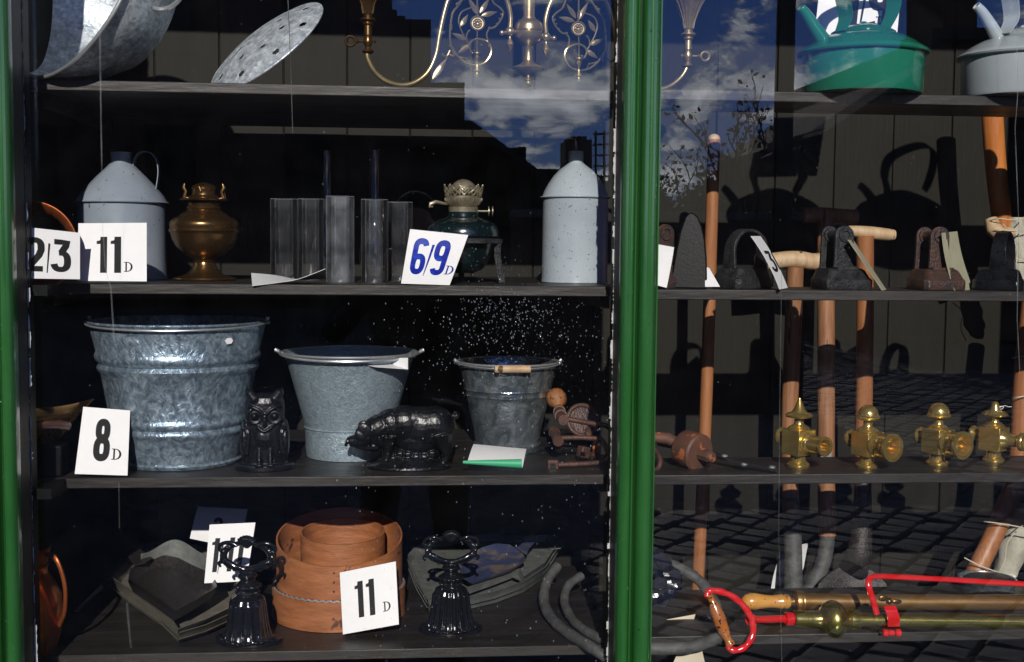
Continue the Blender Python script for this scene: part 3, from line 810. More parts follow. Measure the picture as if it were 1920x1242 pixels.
def glyph(ch, ox, oz, h, wx=1.0, wd=.15):
    """quads in card space"""
    out = []
    st, po, adv = GL[ch]
    for pth in st:
        # subdivide long segments so that they bend with the card
        q = [pth[0]]
        for a, b in zip(pth, pth[1:]):
            k = max(1, int(math.dist(a, b)/0.12))
            for i in range(1, k+1): q.append((a[0]+(b[0]-a[0])*i/k, a[1]+(b[1]-a[1])*i/k))
        closed = math.dist(q[0], q[-1]) < 1e-4
        vs, fs = ribbon(q, wd, closed)
        out.append(([(ox+v.x*h*wx, oz+v.y*h) for v in vs], fs))
    for pl in po:
        out.append(([(ox+a*h*wx, oz+b*h) for a, b in pl], [tuple(range(len(pl)))]))
    return out, adv*h*wx
def dmark(ox, oz, h):
    out = []
    def r(pts): out.append(([(ox+a*h, oz+b*h) for a, b in pts], [tuple(range(len(pts)))]))
    r([(.14, 0), (.28, 0), (.28, 1), (.14, 1)])
    r([(0, 0), (.3, 0), (.3, .07), (0, .07)]); r([(0, .93), (.3, .93), (.3, 1), (0, 1)])
    n = 10; vs = []
    for i in range(n+1):
        a = math.radians(90-180*i/n); c, s = math.cos(a), math.sin(a)
        vs += [(ox+(.30+.52*c)*h, oz+(.5+.5*s)*h), (ox+(.30+.34*c)*h, oz+(.5+.43*s)*h)]
    out.append((vs, [(2*i, 2*i+2, 2*i+3, 2*i+1) for i in range(n)]))
    return out
def card(label, TL, TR_, BR, BL, text='', bulge=0.0, tw=None, ink=INK, h=.60, x0=.14, z0=.14, dm=True, paper=PAPER, back=None, wx=1.0, group='white printed price cards', wd=.15, dpos=None, twist=0.0):
    q = [at(*p) for p in (TL, TR_, BR, BL)]
    nrm = (q[1]-q[0]).cross(q[3]-q[0]).normalized()
    if nrm.dot(CP-q[0]) < 0: nrm = -nrm
    W = ((q[1]-q[0]).length+(q[2]-q[3]).length)/2; H = ((q[0]-q[3]).length+(q[1]-q[2]).length)/2
    def fn(a, b, o=0.0, back=False):
        p = (q[3]*(1-a)+q[2]*a)*(1-b)+(q[0]*(1-a)+q[1]*a)*b
        return p+nrm*(bulge*4*b*(1-b)+twist*4*a*(1-a)+o)
    base = (q[2]+q[3])/2
    t = thing('price_card', label, 'price card', base, 0, group)
    sh = MB().sheet(lambda a, b: fn(a, b), 8, 10, 0)
    n1 = len(sh.v); f1 = list(sh.f)
    sh.v += [x-nrm*0.0007 for x in sh.v]; sh.f += [tuple(i+n1 for i in f[::-1]) for f in f1]
    rim = [i for i in range(9)]+[9*j+8 for j in range(1, 11)]+[90+i for i in range(7, -1, -1)]+[9*j for j in range(9, 0, -1)]
    sh.f += [(rim[i], rim[(i+1) % len(rim)], rim[(i+1) % len(rim)]+n1, rim[i]+n1) for i in range(len(rim))]
    sh.build('card_sheet', paper, t, world=True, smooth=0 if not (bulge or twist) else 40)
    asp = H/W
    if text:
        shapes = []; x = x0; zz = z0
        for ch in text:
            if ch == '/':
                hh = h*1.0
                shapes.append(([(x, zz-.03), (x+.012/asp*1.2, zz-.03), (x+.11*h*asp, zz+hh*.86), (x+.05*h*asp, zz+hh*.86)], [(0, 1, 2, 3)])); x += .12*h*asp+.02
                continue
            g, adv = glyph(ch, 0, 0, 1.0, 1.0, wd)
            for vs, fs in g: shapes.append(([(x+a*h*asp*wx, zz+b*h) for a, b in vs], fs))
            x += (adv+.035)*h*asp*wx
        if dm:
            dh = h*.27
            if dpos: x = dpos
            for vs, fs in dmark(0, 0, 1.0): shapes.append(([(x+.01+a*dh*asp, zz+.02+b*dh) for a, b in vs], fs))
        mb = MB()
        for vs, fs in shapes:
            if any(0 <= a <= 1 for a, b in vs):
                mb.add([fn(min(1, max(0, a)), min(1, max(0, b)), 0.0004) for a, b in vs], fs)
        mb.build('printed_price', ink, t, world=True, smooth=0)
    if back:
        back(t, fn)
    return t
card('white card reading 2/3 tucked against the left column behind the 11 card', (30, 424, -.083), (150, 437, -.050), (150, 524, -.055), (30, 522, -.090), '2/3', x0=.15, h=.66, z0=.15, dm=False, wx=1.25, wd=.165)
GLs = None
card('white card reading 11 D propped before the blue grey can', (147, 419, .025), (275, 418, .028), (275, 528, -.012), (145, 527, -.012), '11', x0=.235, h=.62, z0=.14, wd=.19, wx=.90, dpos=.66)
card('curved white card reading 6/9 D in blue by the green lamp', (769, 430, .05), (878, 441, .055), (843, 535, .0), (752, 532, .0), '6/9', bulge=-.006, ink=INKB, x0=.12, h=.66, z0=.20, wd=.165, wx=.78, dpos=.79)
card('white card reading 8 D leaning on the big ribbed bucket', (156, 763, .05), (244, 770, .055), (239, 892, .0), (140, 889, .0), '8', x0=.31, h=.62, z0=.21, wd=.18, wx=.80, dpos=.66)
card('white card reading 11 D leaning on the bentwood rings', (637, 1074, .085), (742, 1053, .10), (748, 1171, .06), (643, 1190, .06), '11', x0=.21, h=.58, z0=.22, wd=.19, wx=.80, dpos=.72)
card('white card reading 1/11 half in shade behind the left doorstop', (393, 984, .22), (479, 980, .23), (462, 1090, .19), (383, 1094, .19), '1/11', x0=.06, h=.58, z0=.18, wd=.19, wx=.72, dm=False)
card('shaded white card with numeral 2 at the back of the lowest shelf', (371, 950, .36), (464, 955, .36), (452, 1030, .34), (356, 1010, .34), '2', bulge=.004, x0=.38, h=.70, z0=.02, dm=False, wx=.9)
card('white card reading 1/9 D standing behind the green kettle', (1540, -50, .17), (1693, -52, .17), (1682, 66, .14), (1527, 68, .14), '1/9', x0=.28, h=.80, z0=.06, wd=.17, dpos=.71, wx=.95)
card('thin white card seen nearly edge on against the second flat iron', (1408, 443, .0), (1426, 443, .06), (1477, 540, .03), (1462, 543, -.02), '36', bulge=.004, x0=.2, h=.4, z0=.3, dm=False, wx=2.0)
card('white card end showing beside the upright black iron', (1232, 458, .05), (1264, 464, .05), (1250, 540, .0), (1212, 530, .0), '', bulge=.003)
card('white card corner with a letter D right of the upright iron', (1322, 500, .06), (1330, 503, .06), (1350, 538, .03), (1322, 538, .03), '', dm=False)
card('olive shaded card edge leaning on the third flat iron', (1590, 450, .02), (1600, 450, .08), (1663, 545, .06), (1655, 546, .01), '', paper=CREAMD, group='back turned cream cards')
card('broad cream card turned away leaning beside the rusty iron', (1766, 437, .03), (1795, 434, .09), (1826, 544, .10), (1790, 545, .02), '', paper=CREAMD, group='back turned cream cards', bulge=-.004)
card('cream card scrap standing beside the hose end', (1250, 1162, .10), (1304, 1152, .11), (1296, 1178, .07), (1252, 1192, .07), '', paper=CREAM, bulge=-.004, group='back turned cream cards')
card('cream card scrap lying under the hose at the shelf front', (1282, 1200, .02), (1310, 1193, .04), (1322, 1244, -.02), (1262, 1244, -.02), '', paper=CREAM, group='back turned cream cards')
# curled cards
def curled(label, pts0, pts1, th, mat_, txt=None):
    """a strip between two pixel polylines"""
    a_ = [at(*p) for p in pts0]; b_ = [at(*p) for p in pts1]
    A = spline(a_, 4); B = spline(b_, 4); n = len(A)-1
    t = thing('price_card', label, 'price card', (a_[0]+a_[-1])/2, 0, 'white printed price cards')
    MB().sheet(lambda a, b: A[round(a*n)]*(1-b)+B[round(a*n)]*b, n, 2, th).build('card_sheet', mat_, t, world=True, smooth=60)
    return t
curled('blank white card curled on its back in front of the lamp glasses', [(473, 536, -.01), (520, 530, .00), (560, 523, .005), (610, 504, .01)], [(471, 512, .08), (515, 516, .10), (560, 524, .11), (610, 522, .10)], .0007, PAPER)
c = card('white card with green back curling over before the small bucket', (888, 833, .10), (987, 842, .10), (980, 876, .02), (876, 868, .02), '', bulge=.004, group='white printed price cards')
mb = MB(); 
pp = [(899+0, 862, .035), (924, 866, .03)]
q = [at(917, 864, .034), at(930, 865, .034), at(930, 853, .062), at(924, 852, .062), at(917, 855, .055)]
mb.add([x+V((0, -.0012, 0.001)) for x in q], [(0, 1, 2, 3, 4)]); mb.build('printed_price', INK, c, world=True, smooth=0)
mb = MB(); A = [at(868, 871, .015), at(902, 870, .013), at(940, 870, .010), at(978, 874, .008)]
R_ = [.003, .0055, .0075, .0085]
n = 10
mb.sheet(lambda a, b: A[0]*(1-a)+A[3]*a+V((0, -math.sin(b*4.2)*(.003+.006*a), .004+(.003+.006*a)*(-math.cos(b*4.2)))), 8, 12, .0006)
mb.build('green_backing', GPAPER, c, world=True, smooth=60)
curled('white card curled beside the black sleeved handle on the lowest right shelf', [(1444, 1114, .50), (1450, 1080, .50), (1462, 1045, .50), (1480, 1028, .50)], [(1500, 1114, .54), (1504, 1080, .54), (1509, 1050, .54), (1515, 1018, .54)], .0007, PAPER)

# ---- row one
# wide basin lying tilted against the left column
def basin():
    t = put('wash_basin', 'large galvanised basin tipped on its side at the top left', 'basin', 'L', 1, 150, .13)
    cx = at(138, -38, .04)
    ax = V((-.66, -.68, .34)).normalized()
    Rm = TR(*(cx-t.location)) @ ax.to_track_quat('Z', 'Y').to_matrix().to_4x4()
    k = m(.03)
    P = [(0, -150), (80, -150), (84, -146), (96, -140), (110, -137), (112, -134), (150, -95), (176, -50), (184, -20), (188, -4), (194, 0)]
    P = [(r*k, z*k*1.05) for r, z in P]
    inn = [(max(0, r-.0015), z+.0012) for r, z in reversed(P)]
    MB().lathe(P+inn, 64, Rm).build('basin_bowl', GALVB, t)
    MB().tube([Rm @ V((193*k*math.cos(a), 193*k*math.sin(a), 0)) for a in [2*PI*i/64 for i in range(64)]], .0034, 10, closed=True).build('rolled_rim', WIRE, t)
    h = [at(u, v, tt)-t.location for (u, v, tt) in ((262, 2, -.01), (278, 12, -.02), (300, 18, -.03), (322, 12, -.02), (338, -4, .0), (340, -22, .02))]
    MB().tube(spline(h, 5), .0042, 8).build('handle', WIRE, t)
basin()
def lid():
    t = put('strainer_lid', 'domed galvanised strainer lid with round holes leaning on edge', 'lid', 'L', 1, 470, .10)
    k = m(.10)
    c = at(500, 88, .10)-t.location
    mj = V((.76, .06, .64)).normalized()            # long axis
    ax = V((-.62, -.44, .66)); ax = (ax-mj*ax.dot(mj)).normalized()
    Rm = M.Translation(c) @ M((mj, ax.cross(mj), ax)).transposed().to_4x4()
    R0 = 124*k
    holes = [(0.42, a) for a in (20, 80, 140, 200, 260, 320)]+[(.80, a) for a in (0, 45, 90, 135, 180, 225, 270, 315)]
    hc = [(R0*r*math.cos(math.radians(a)), R0*r*math.sin(math.radians(a))) for r, a in holes]
    nr, na = 80, 280
    def P(i, j):
        r = R0*i/nr; a = 2*PI*j/na
        return V((r*math.cos(a), r*math.sin(a), .020*(1-(i/nr)**2.6)))
    vs = [P(i, j) for i in range(nr+1) for j in range(na)]
    fs = []
    for i in range(nr):
        for j in range(na):
            k2 = (j+1) % na
            ce = (vs[i*na+j]+vs[(i+1)*na+k2])/2
            if any((ce.x-x)**2+(ce.y-y)**2 < (.0068 if i > 45 else .0060)**2 for x, y in hc): continue
            fs.append((i*na+j, i*na+k2, (i+1)*na+k2, (i+1)*na+j) if i else (i*na+j, (i+1)*na+k2, (i+1)*na+j))
    mb = MB().add([Rm @ v for v in vs], fs)
    o = mb.build('perforated_dome', GALVB, t)
    sm = o.modifiers.new('s', 'SOLIDIFY'); sm.thickness = .0012
    MB().tube([Rm @ V((R0*math.cos(a), R0*math.sin(a), 0)) for a in [2*PI*i/64 for i in range(64)]], .0022, 8, closed=True).build('rolled_rim', GALVB, t)
lid()
# hanging two armed brass gas lamp
def gasolier():
    def T(u): return .05+.15*(u-690)/600
    t = thing('gas_chandelier', 'two armed brass gas chandelier with pierced leaf scrolls hanging over the top shelf', 'chandelier', on(990, ZS[('L', 1)], T(990)))
    X = PX(t, 990, T(990))
    MB().lathe(X.prof([(-420, 0), (-420, 11), (33, 11), (33, 13), (37, 14), (38, 18), (44, 24), (50, 26), (58, 26.5), (60, 25), (62, 26.5), (70, 26), (73, 24), (80, 19), (86, 9), (88, 8), (100, 7.5), (114, 9), (121, 16), (126, 28), (129, 30), (132, 28), (140, 16), (146, 6), (149, 5), (151, 7), (153, 5), (156, 5), (158, 6.5), (161, 3), (163, 0)]), 40).build('centre_column', BRASSP, t)
    cols = {}
    def W(u, v, dy=0): return at(u, v, T(u)+dy)
    for s in (-1, 1):
        mx = (lambda u: u) if s < 0 else (lambda u: 1980-u)
        mv = (lambda v: v) if s < 0 else (lambda v: v+10)
        b = MB()
        b.ball(W(mx(956), mv(60)), .0095, 14)
        b.tube([W(mx(940), mv(62)), W(mx(976), mv(60))], .0035, 10)
        b.ball(W(mx(941), mv(62)), .0052, 10)
        b.tube([W(mx(956), mv(v)) for v in (68, 74, 78, 84, 89, 93, 97)], [.0025, .003, .0055, .0075, .0055, .003, .0008], 12)
        b.build('swivel_joint', BRASSP, t, world=True)
        arm = spline([W(mx(u), mv(v)) for u, v in ((956, 54), (957, 28), (948, -4), (928, -38), (895, -52), (862, -38), (842, -4), (832, 28), (824, 66), (817, 104), (802, 136), (778, 155), (752, 160), (724, 152), (702, 134), (690, 112), (688, 98))], 6)
        b = MB().tube(arm, .0048, 12); b.build('arm_tube', BRASSP if s < 0 else BRASSP, t, world=True)
        # burner
        du, dv = (0, 0) if s < 0 else (600, 27)
        k = m(T(690+du)); c = W(690+du, 78+dv)
        pr = [(100, 0), (100, 7), (97, 11), (94, 9), (91, 5), (88, 5), (84, 7.5), (78, 8.5), (72, 7), (69, 6), (67, 7.5), (50, 7), (47, 10), (44, 9), (40, 15), (37, 14), (34, 9), (31, 8), (28, 9), (14, 11), (0, 16), (-16, 23), (-26, 30), (-30, 33), (-33, 33), (-34, 0)]
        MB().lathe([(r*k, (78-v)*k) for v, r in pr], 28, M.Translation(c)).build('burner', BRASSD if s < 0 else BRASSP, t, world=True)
        b = MB()
        for i in range(18):
            a = 2*PI*i/18
            b.tube([c+V((r*k*math.cos(a), r*k*math.sin(a), (78-v)*k)) for v, r in ((28, 9.2), (14, 11.5), (0, 16.5), (-16, 23.5), (-28, 31))], .0011, 5)
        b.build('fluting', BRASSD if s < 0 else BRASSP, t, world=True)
        dx = -1 if s < 0 else 1
        kc = c+V((dx*32*k, -.004, -.001))
        b = MB().tube([kc+V((.0085*math.cos(a), 0, .0085*math.sin(a))) for a in [2*PI*i/24 for i in range(24)]], .0026, 8, closed=True, flat=1.0)
        b.tube([c, kc-V((dx*.010, 0, 0))], .0022, 8); b.ball(c+V((-dx*.012, 0, 0)), .0032, 8); b.ball(kc-V((dx*.013, 0, 0)), .0038, 8)
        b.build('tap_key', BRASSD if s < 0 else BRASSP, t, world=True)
        # pierced scroll panel; coordinates read off an enlargement
        b = MB()
        def E(x, y, dy=0): return W(mx(800+x/4), mv(y/4), dy)
        def st(pts, r, n=5): b.tube(spline([E(*p) for p in pts], n), r, 6)
        st([(290, -40), (240, 40), (200, 90), (185, 150), (180, 200), (175, 260), (180, 330), (205, 380), (240, 430), (300, 475), (370, 490), (430, 475), (470, 430), (485, 380), (470, 330), (420, 300), (370, 295), (330, 320), (320, 360), (340, 400)], .0021)
        st([(470, -60), (500, 20), (550, 60), (575, 100), (550, 160), (510, 205), (470, 215)], .0018)
        st([(470, 215), (450, 260), (465, 330)], .0017)
        st([(330, 60), (265, 90), (240, 150), (255, 220), (290, 290), (320, 340)], .0015)
        st([(180, 340), (205, 420), (160, 410), (150, 440)], .0016)
        st([(205, 400), (230, 420), (290, 440)], .0014)
        st([(380, -60), (380, 60), (385, 120)], .0017)
        st([(380, 235), (378, 320), (378, 400)], .0013)
        st([(325, 225), (300, 260), (300, 300)], .0014)
        st([(110, 410), (150, 425), (175, 380)], .0020)
        for (x, y, r) in ((182, 195, 20), (182, 215, 18), (175, 345, 14), (470, 350, 18), (470, 212, 16), (300, 440, 13), (410, 340, 13), (355, 380, 12), (560, 110, 14), (528, 180, 12), (232, 35, 24), (250, 15, 16), (312, 235, 10), (303, 262, 9), (120, 410, 12), (545, 140, 9), (512, 200, 9)):
            b.ball(E(x, y), .00018*r, 8)
        c2 = E(382, 175)
        for rr, th in ((.0125, .0018), (.0080, .0012), (.0035, .0020)):
            b.tube([c2+V((rr*math.cos(a), 0, rr*math.sin(a))) for a in [2*PI*i/20 for i in range(20)]], th, 6, closed=True)
        for i in range(8):
            a = 2*PI*i/8; b.ball(c2+V((.0057*math.cos(a), -.001, .0057*math.sin(a))), .0016, 6)
        b.lathe([(0, 0), (.011, 0), (.011, .0008), (0, .0008)], 20, M.Translation(c2+V((0, .0018, 0))) @ RX(PI/2))
        b.lathe([(r*m(T(893)), (400-v)/4*m(T(893))) for v, r in ((395, 0), (398, 10), (404, 10), (408, 7), (414, 8), (420, 5), (440, 5), (450, 3.5), (480, 2), (500, 3), (530, 5.5), (545, 3), (560, 3.5), (575, 2), (580, 0))], 16, M.Translation(E(378, 400)))
        b.build('scroll_panel', BRASSP, t, world=True)
        b = MB()
        def leaf(x0, y0, x1, y1, wd):
            p0, p1 = E(x0, y0), E(x1, y1); d = p1-p0; L = d.length; d.normalize(); sd = d.cross(V((0, 1, 0))).normalized(); n = 8
            vs = []
            for i in range(n+1):
                f = i/n; w_ = wd*math.sin(PI*min(1, f*1.02)**.8)*.5+.0002; p = p0+d*L*f
                vs += [p-sd*w_, p+V((0, -.0018*math.sin(PI*f), 0)), p+sd*w_, p+V((0, .0012, 0))]
            b.add(vs, [(4*i+j, 4*i+(j+1) % 4, 4*i+4+(j+1) % 4, 4*i+4+j) for i in range(n) for j in range(4)])
        for a in ((385, 115, 310, -20, .009), (400, 100, 470, -10, .009), (410, 120, 530, 90, .009), (255, 200, 310, 110, .009), (300, 300, 190, 250, .009), (325, 335, 235, 400, .009), (45, 595, 155, 435, .011), (380, 110, 378, 20, .006)):
            leaf(*a)
        b.tube([E(300, 440), E(320, 470)], .0008, 4).build('leaf_ornament', BRASSP, t, world=True)['kind'] = 'stuff'
gasolier()

# enamel kettles
def kettle(u0, name, label, m_, dv, spout, strap, kn=False):
    t = put(name, label, 'kettle', 'R', 1, u0, .045)
    X = PX(t, u0, .045)
    S = lambda L: X.prof([(v+dv, h) for v, h in L])
    bt = t.location.z
    zz = X.z(172+dv)
    body = S([(0, 0)])[:0]
    P = S([(100, 113), (168, 112), (173, 110), (175, 100), (175, 0)])
    P = [(r, z-P[-1][1]+0.0005) for r, z in P]
    MB().lathe(P[::-1], 72).build('kettle_body', m_, t)
    zr = P[0][1]; k = X.k
    MB().lathe([(113*k, zr-.001), (121*k, zr+.001), (122.5*k, zr+.004), (121*k, zr+.007), (112*k, zr+.012), (98*k, zr+.022), (80*k, zr+.032), (66*k, zr+.037), (58*k, zr+.038), (0, zr+.038)], 72).build('shoulder', m_, t)
    MB().lathe([(58*k, zr+.0385), (60*k, zr+.0425), (50*k, zr+.049), (25*k, zr+.056), (0, zr+.058)], 48).build('lid', m_, t)
    MB().lathe([(0, zr+.055), (.007, zr+.057), (.008, zr+.060), (.005, zr+.063), (0, zr+.064)], 20).build('lid_knob', m_, t)
    sp = [X.p(u, v) + V((0, dy, 0)) for (u, v, dy) in spout]
    rr = [.0150, .0125, .0105, .0092, .0085, .0080]
    b = MB().tube(spline(sp, 4), [rr[0]+(rr[-1]-rr[0])*(i/(4*(len(sp)-1)))**.8 for i in range(4*(len(sp)-1)+1)], 20, cap=False)
    o = b.build('spout', m_, t, smooth=60)
    s_ = o.modifiers.new('s', 'SOLIDIFY'); s_.thickness = .0012
    th_ = math.radians(32)
    A = spline([V((X.p(u, v).x, (u-u0)*X.k*math.tan(th_), X.p(u, v).z)) for u, v in strap], 6); n = len(A)-1
    wd = .017
    def f(a, b):
        p = A[round(a*n)]; f_ = a
        ww = wd*(1.0-.35*abs(2*a-1)**3)
        return p+V((-math.sin(th_)*(b-.5)*2*ww, math.cos(th_)*(b-.5)*2*ww, 0))
    o = MB().sheet(f, n, 4, .0022).build('strap_handle', m_, t, smooth=50, bevel=0)
    return t
kettle(1615, 'kettle', 'green enamel kettle with strap handle at the front of the top shelf', KETG, 0,
       [(1540, 92, -.02), (1524, 72, -.02), (1508, 50, -.02), (1494, 32, -.022), (1484, 22, -.024)],
       [(1556, 66), (1562, 56), (1568, 40), (1564, 18), (1556, -10), (1566, -44), (1600, -58), (1650, -58), (1684, -44), (1694, -14), (1690, 14), (1676, 40), (1664, 58)])
kettle(1915, 'kettle', 'pale grey enamel kettle at the right end of the top shelf', KETW, 4,
       [(1872, 98, -.02), (1852, 74, -.02), (1836, 50, -.02), (1820, 30, -.022), (1806, 18, -.024)],
       [(1856, 70), (1866, 58), (1876, 40), (1872, 14), (1866, -10), (1876, -44), (1910, -58), (1960, -58), (1992, -40), (1996, 0), (1984, 40), (1974, 58)])

# ---- row two
def copper_ring():
    t = put('tart_mould', 'fluted copper mould standing on edge behind the left cards', 'mould', 'L', 2, 62, -.015)
    c = at(66, 462, -.015)-t.location; k = m(-.015)
    b = MB(); n = 120; rows = [(56, -.022), (66, .004), (78, .018), (80, .019)]
    vs = []
    for (r, y) in rows:
        for i in range(n):
            a = 2*PI*i/n; q = r*k*(1+.022*math.cos(30*a)*(r > 60)*(1-(r-62)/22))
            vs.append(V((c.x+q*math.cos(a), -y, c.z+q*math.sin(a))))
    fs = [(j*n+i, j*n+(i+1) % n, (j+1)*n+(i+1) % n, (j+1)*n+i) for j in range(3) for i in range(n)]
    b.add(vs, fs)
    o = b.build('fluted_side', COPPER, t); o.modifiers.new('s', 'SOLIDIFY').thickness = .0012
    MB().tube([V((c.x+80*k*math.cos(a), -.019, c.z+80*k*math.sin(a))) for a in [2*PI*i/64 for i in range(64)]], .0016, 8, closed=True).build('rim', COPPER, t)
copper_ring()
def oilcan(u, t_, label, prof, m_, handle=None, lip=None):
    t = put('oil_can', label, 'oil can', 'L', 2, u, t_)
    X = PX(t, u, t_)
    P = X.prof(prof); P[-1] = (P[-1][0], .0003); P[-2] = (P[-2][0], .0015)
    i = next(j for j, q in enumerate(prof) if q[1] == 'x') if any(q[1] == 'x' for q in prof) else None
    MB().lathe(P[::-1]+[(0.0, P[0][1]-.002)], 64).build('can_body', m_, t)
    if lip:
        MB().lathe(X.prof(lip), 64).build('shoulder_seam', m_, t)
    if handle:
        A = spline([X.p(*h) for h in handle], 6); n = len(A)-1
        MB().sheet(lambda a, b: A[round(a*n)]+V((0, (b-.5)*.018, 0)), n, 3, .0016).build('strap_handle', m_, t, smooth=50)
    return t
oilcan(231, .245, 'blue grey enamel oil can with strap handle behind the 11 card',
       [(286, 17), (286, 19), (306, 18), (309, 22), (318, 30), (332, 44), (350, 60), (366, 73), (377, 79), (379, 80), (381, 80), (382, 77), (515, 77), (523, 78), (526, 77)], BLUECAN,
       handle=[(252, 312, -.0), (256, 295, 0), (268, 284, 0), (284, 286, 0), (295, 300, 0), (298, 322, 0), (294, 352, 0), (288, 372, 0)],
       lip=[(378, 79), (378.5, 82), (380, 83), (381.5, 82), (382, 78)])
oilcan(1077, .215, 'white speckled enamel oil can beside the middle column',
       [(284, 13), (284, 14), (306, 14), (311, 20), (319, 31), (331, 42), (346, 52), (358, 58.5), (368, 62), (370, 63), (372, 62), (374, 61.5), (520, 62), (530, 63), (534, 62)], WHITECAN,
       lip=[(369, 63), (369.5, 66), (371, 66.5), (372.5, 65), (373, 62)])
def brasslamp():
    t = put('oil_lamp', 'squat brass oil lamp base on a trumpet foot', 'oil lamp', 'L', 2, 384, .19)
    X = PX(t, 384, .19)
    MB().lathe(X.prof([(526, 0), (526, 55), (523, 57), (521, 56), (519, 46), (514, 33), (506, 25), (497, 20), (492, 19), (489, 21), (487, 19)]), 56).build('foot', BRASSD, t)
    MB().lathe(X.prof([(488, 14), (484, 24), (476, 38), (462, 52), (448, 58), (440, 60), (437, 61), (435, 63), (433, 64), (431, 63), (428, 61), (424, 62), (420, 62), (415, 60), (410, 54), (407, 46), (405, 44), (402, 41), (400, 38), (397, 33), (394, 30), (391, 32), (389, 31), (386, 29), (381, 30), (379, 24), (378, 0)]), 56).build('font', BRASSD, t)
    MB().lathe(X.prof([(380, 22), (378, 30), (376, 43), (374, 44), (372, 40), (370, 26), (366, 22), (358, 21), (354, 23), (351, 22), (348, 18), (345, 12), (343, 5), (342, 0)]), 48).build('burner', BRASSD, t)
    for s in (-1, 1):
        b = MB().tube([X.p(384+s*u_, v, -.004) for u_, v in ((38, 378), (34, 368), (32, 360), (36, 352), (34, 345))], [.0022, .003, .0028, .003, .0012], 8, flat=.5)
        b.tube([X.p(384+s*u_, v, .006) for u_, v in ((38, 376), (37, 366), (35, 356), (38, 350))], .0016, 8)
        b.build('glass_clip', BRASSD, t)
    MB().tube([X.p(384, 346, -.018), X.p(380, 352, -.026), X.p(383, 360, -.028)], .0014, 6).build('wick_prong', BRASSD, t)
brasslamp()
# lamp glasses
def chimney(u, t_, hw, v0, v1, label, bulge=False, m_=CHIM, tall=None):
    t = put('lamp_glass', label, 'lamp glass', 'L', 2, u, t_, 0, 'glass lamp chimneys')
    X = PX(t, u, t_); k = X.k; z1 = X.z(v0)
    if bulge:
        prof = [(hw*.8*k, 0), (hw*.85*k, .012), (hw*1.05*k, .02), (hw*1.25*k, .045), (hw*1.1*k, .07), (hw*.7*k, .1), (hw*.42*k, .135), (hw*.42*k, z1)]
    else:
        prof = [(hw*k, 0), (hw*k, z1*.5), (hw*k, z1-.001), (hw*k*1.0, z1)]
    th = .0012
    pr = prof+[(r-th, z) for r, z in reversed(prof)]+[prof[0]]
    MB().lathe(pr, 48).build('glass_wall', m_, t, smooth=50)
    MB().lathe([(prof[-1][0]-th, z1), (prof[-1][0]-th/2, z1+.0006), (prof[-1][0], z1)], 48).build('ground_rim', DROP, t)
chimney(533, .29, 25, 374, 525, 'plain glass cylinder at the left end of the glasses')
chimney(583, .29, 24, 374, 525, 'glass cylinder second from the left')
chimney(638, .15, 26, 369, 530, 'smoky glass cylinder standing foremost', m_=CHIMB)
chimney(702, .15, 25, 375, 530, 'glass cylinder right of the gap in the glasses')
chimney(750, .26, 23, 380, 525, 'dim glass cylinder partly behind the 6/9 card')
chimney(613, .37, 24, 283, 520, 'tall narrow necked lamp glass rising behind the foremost cylinder', bulge=True)
chimney(703, .37, 24, 281, 520, 'tall narrow necked lamp glass rising behind the right hand cylinder', bulge=True)
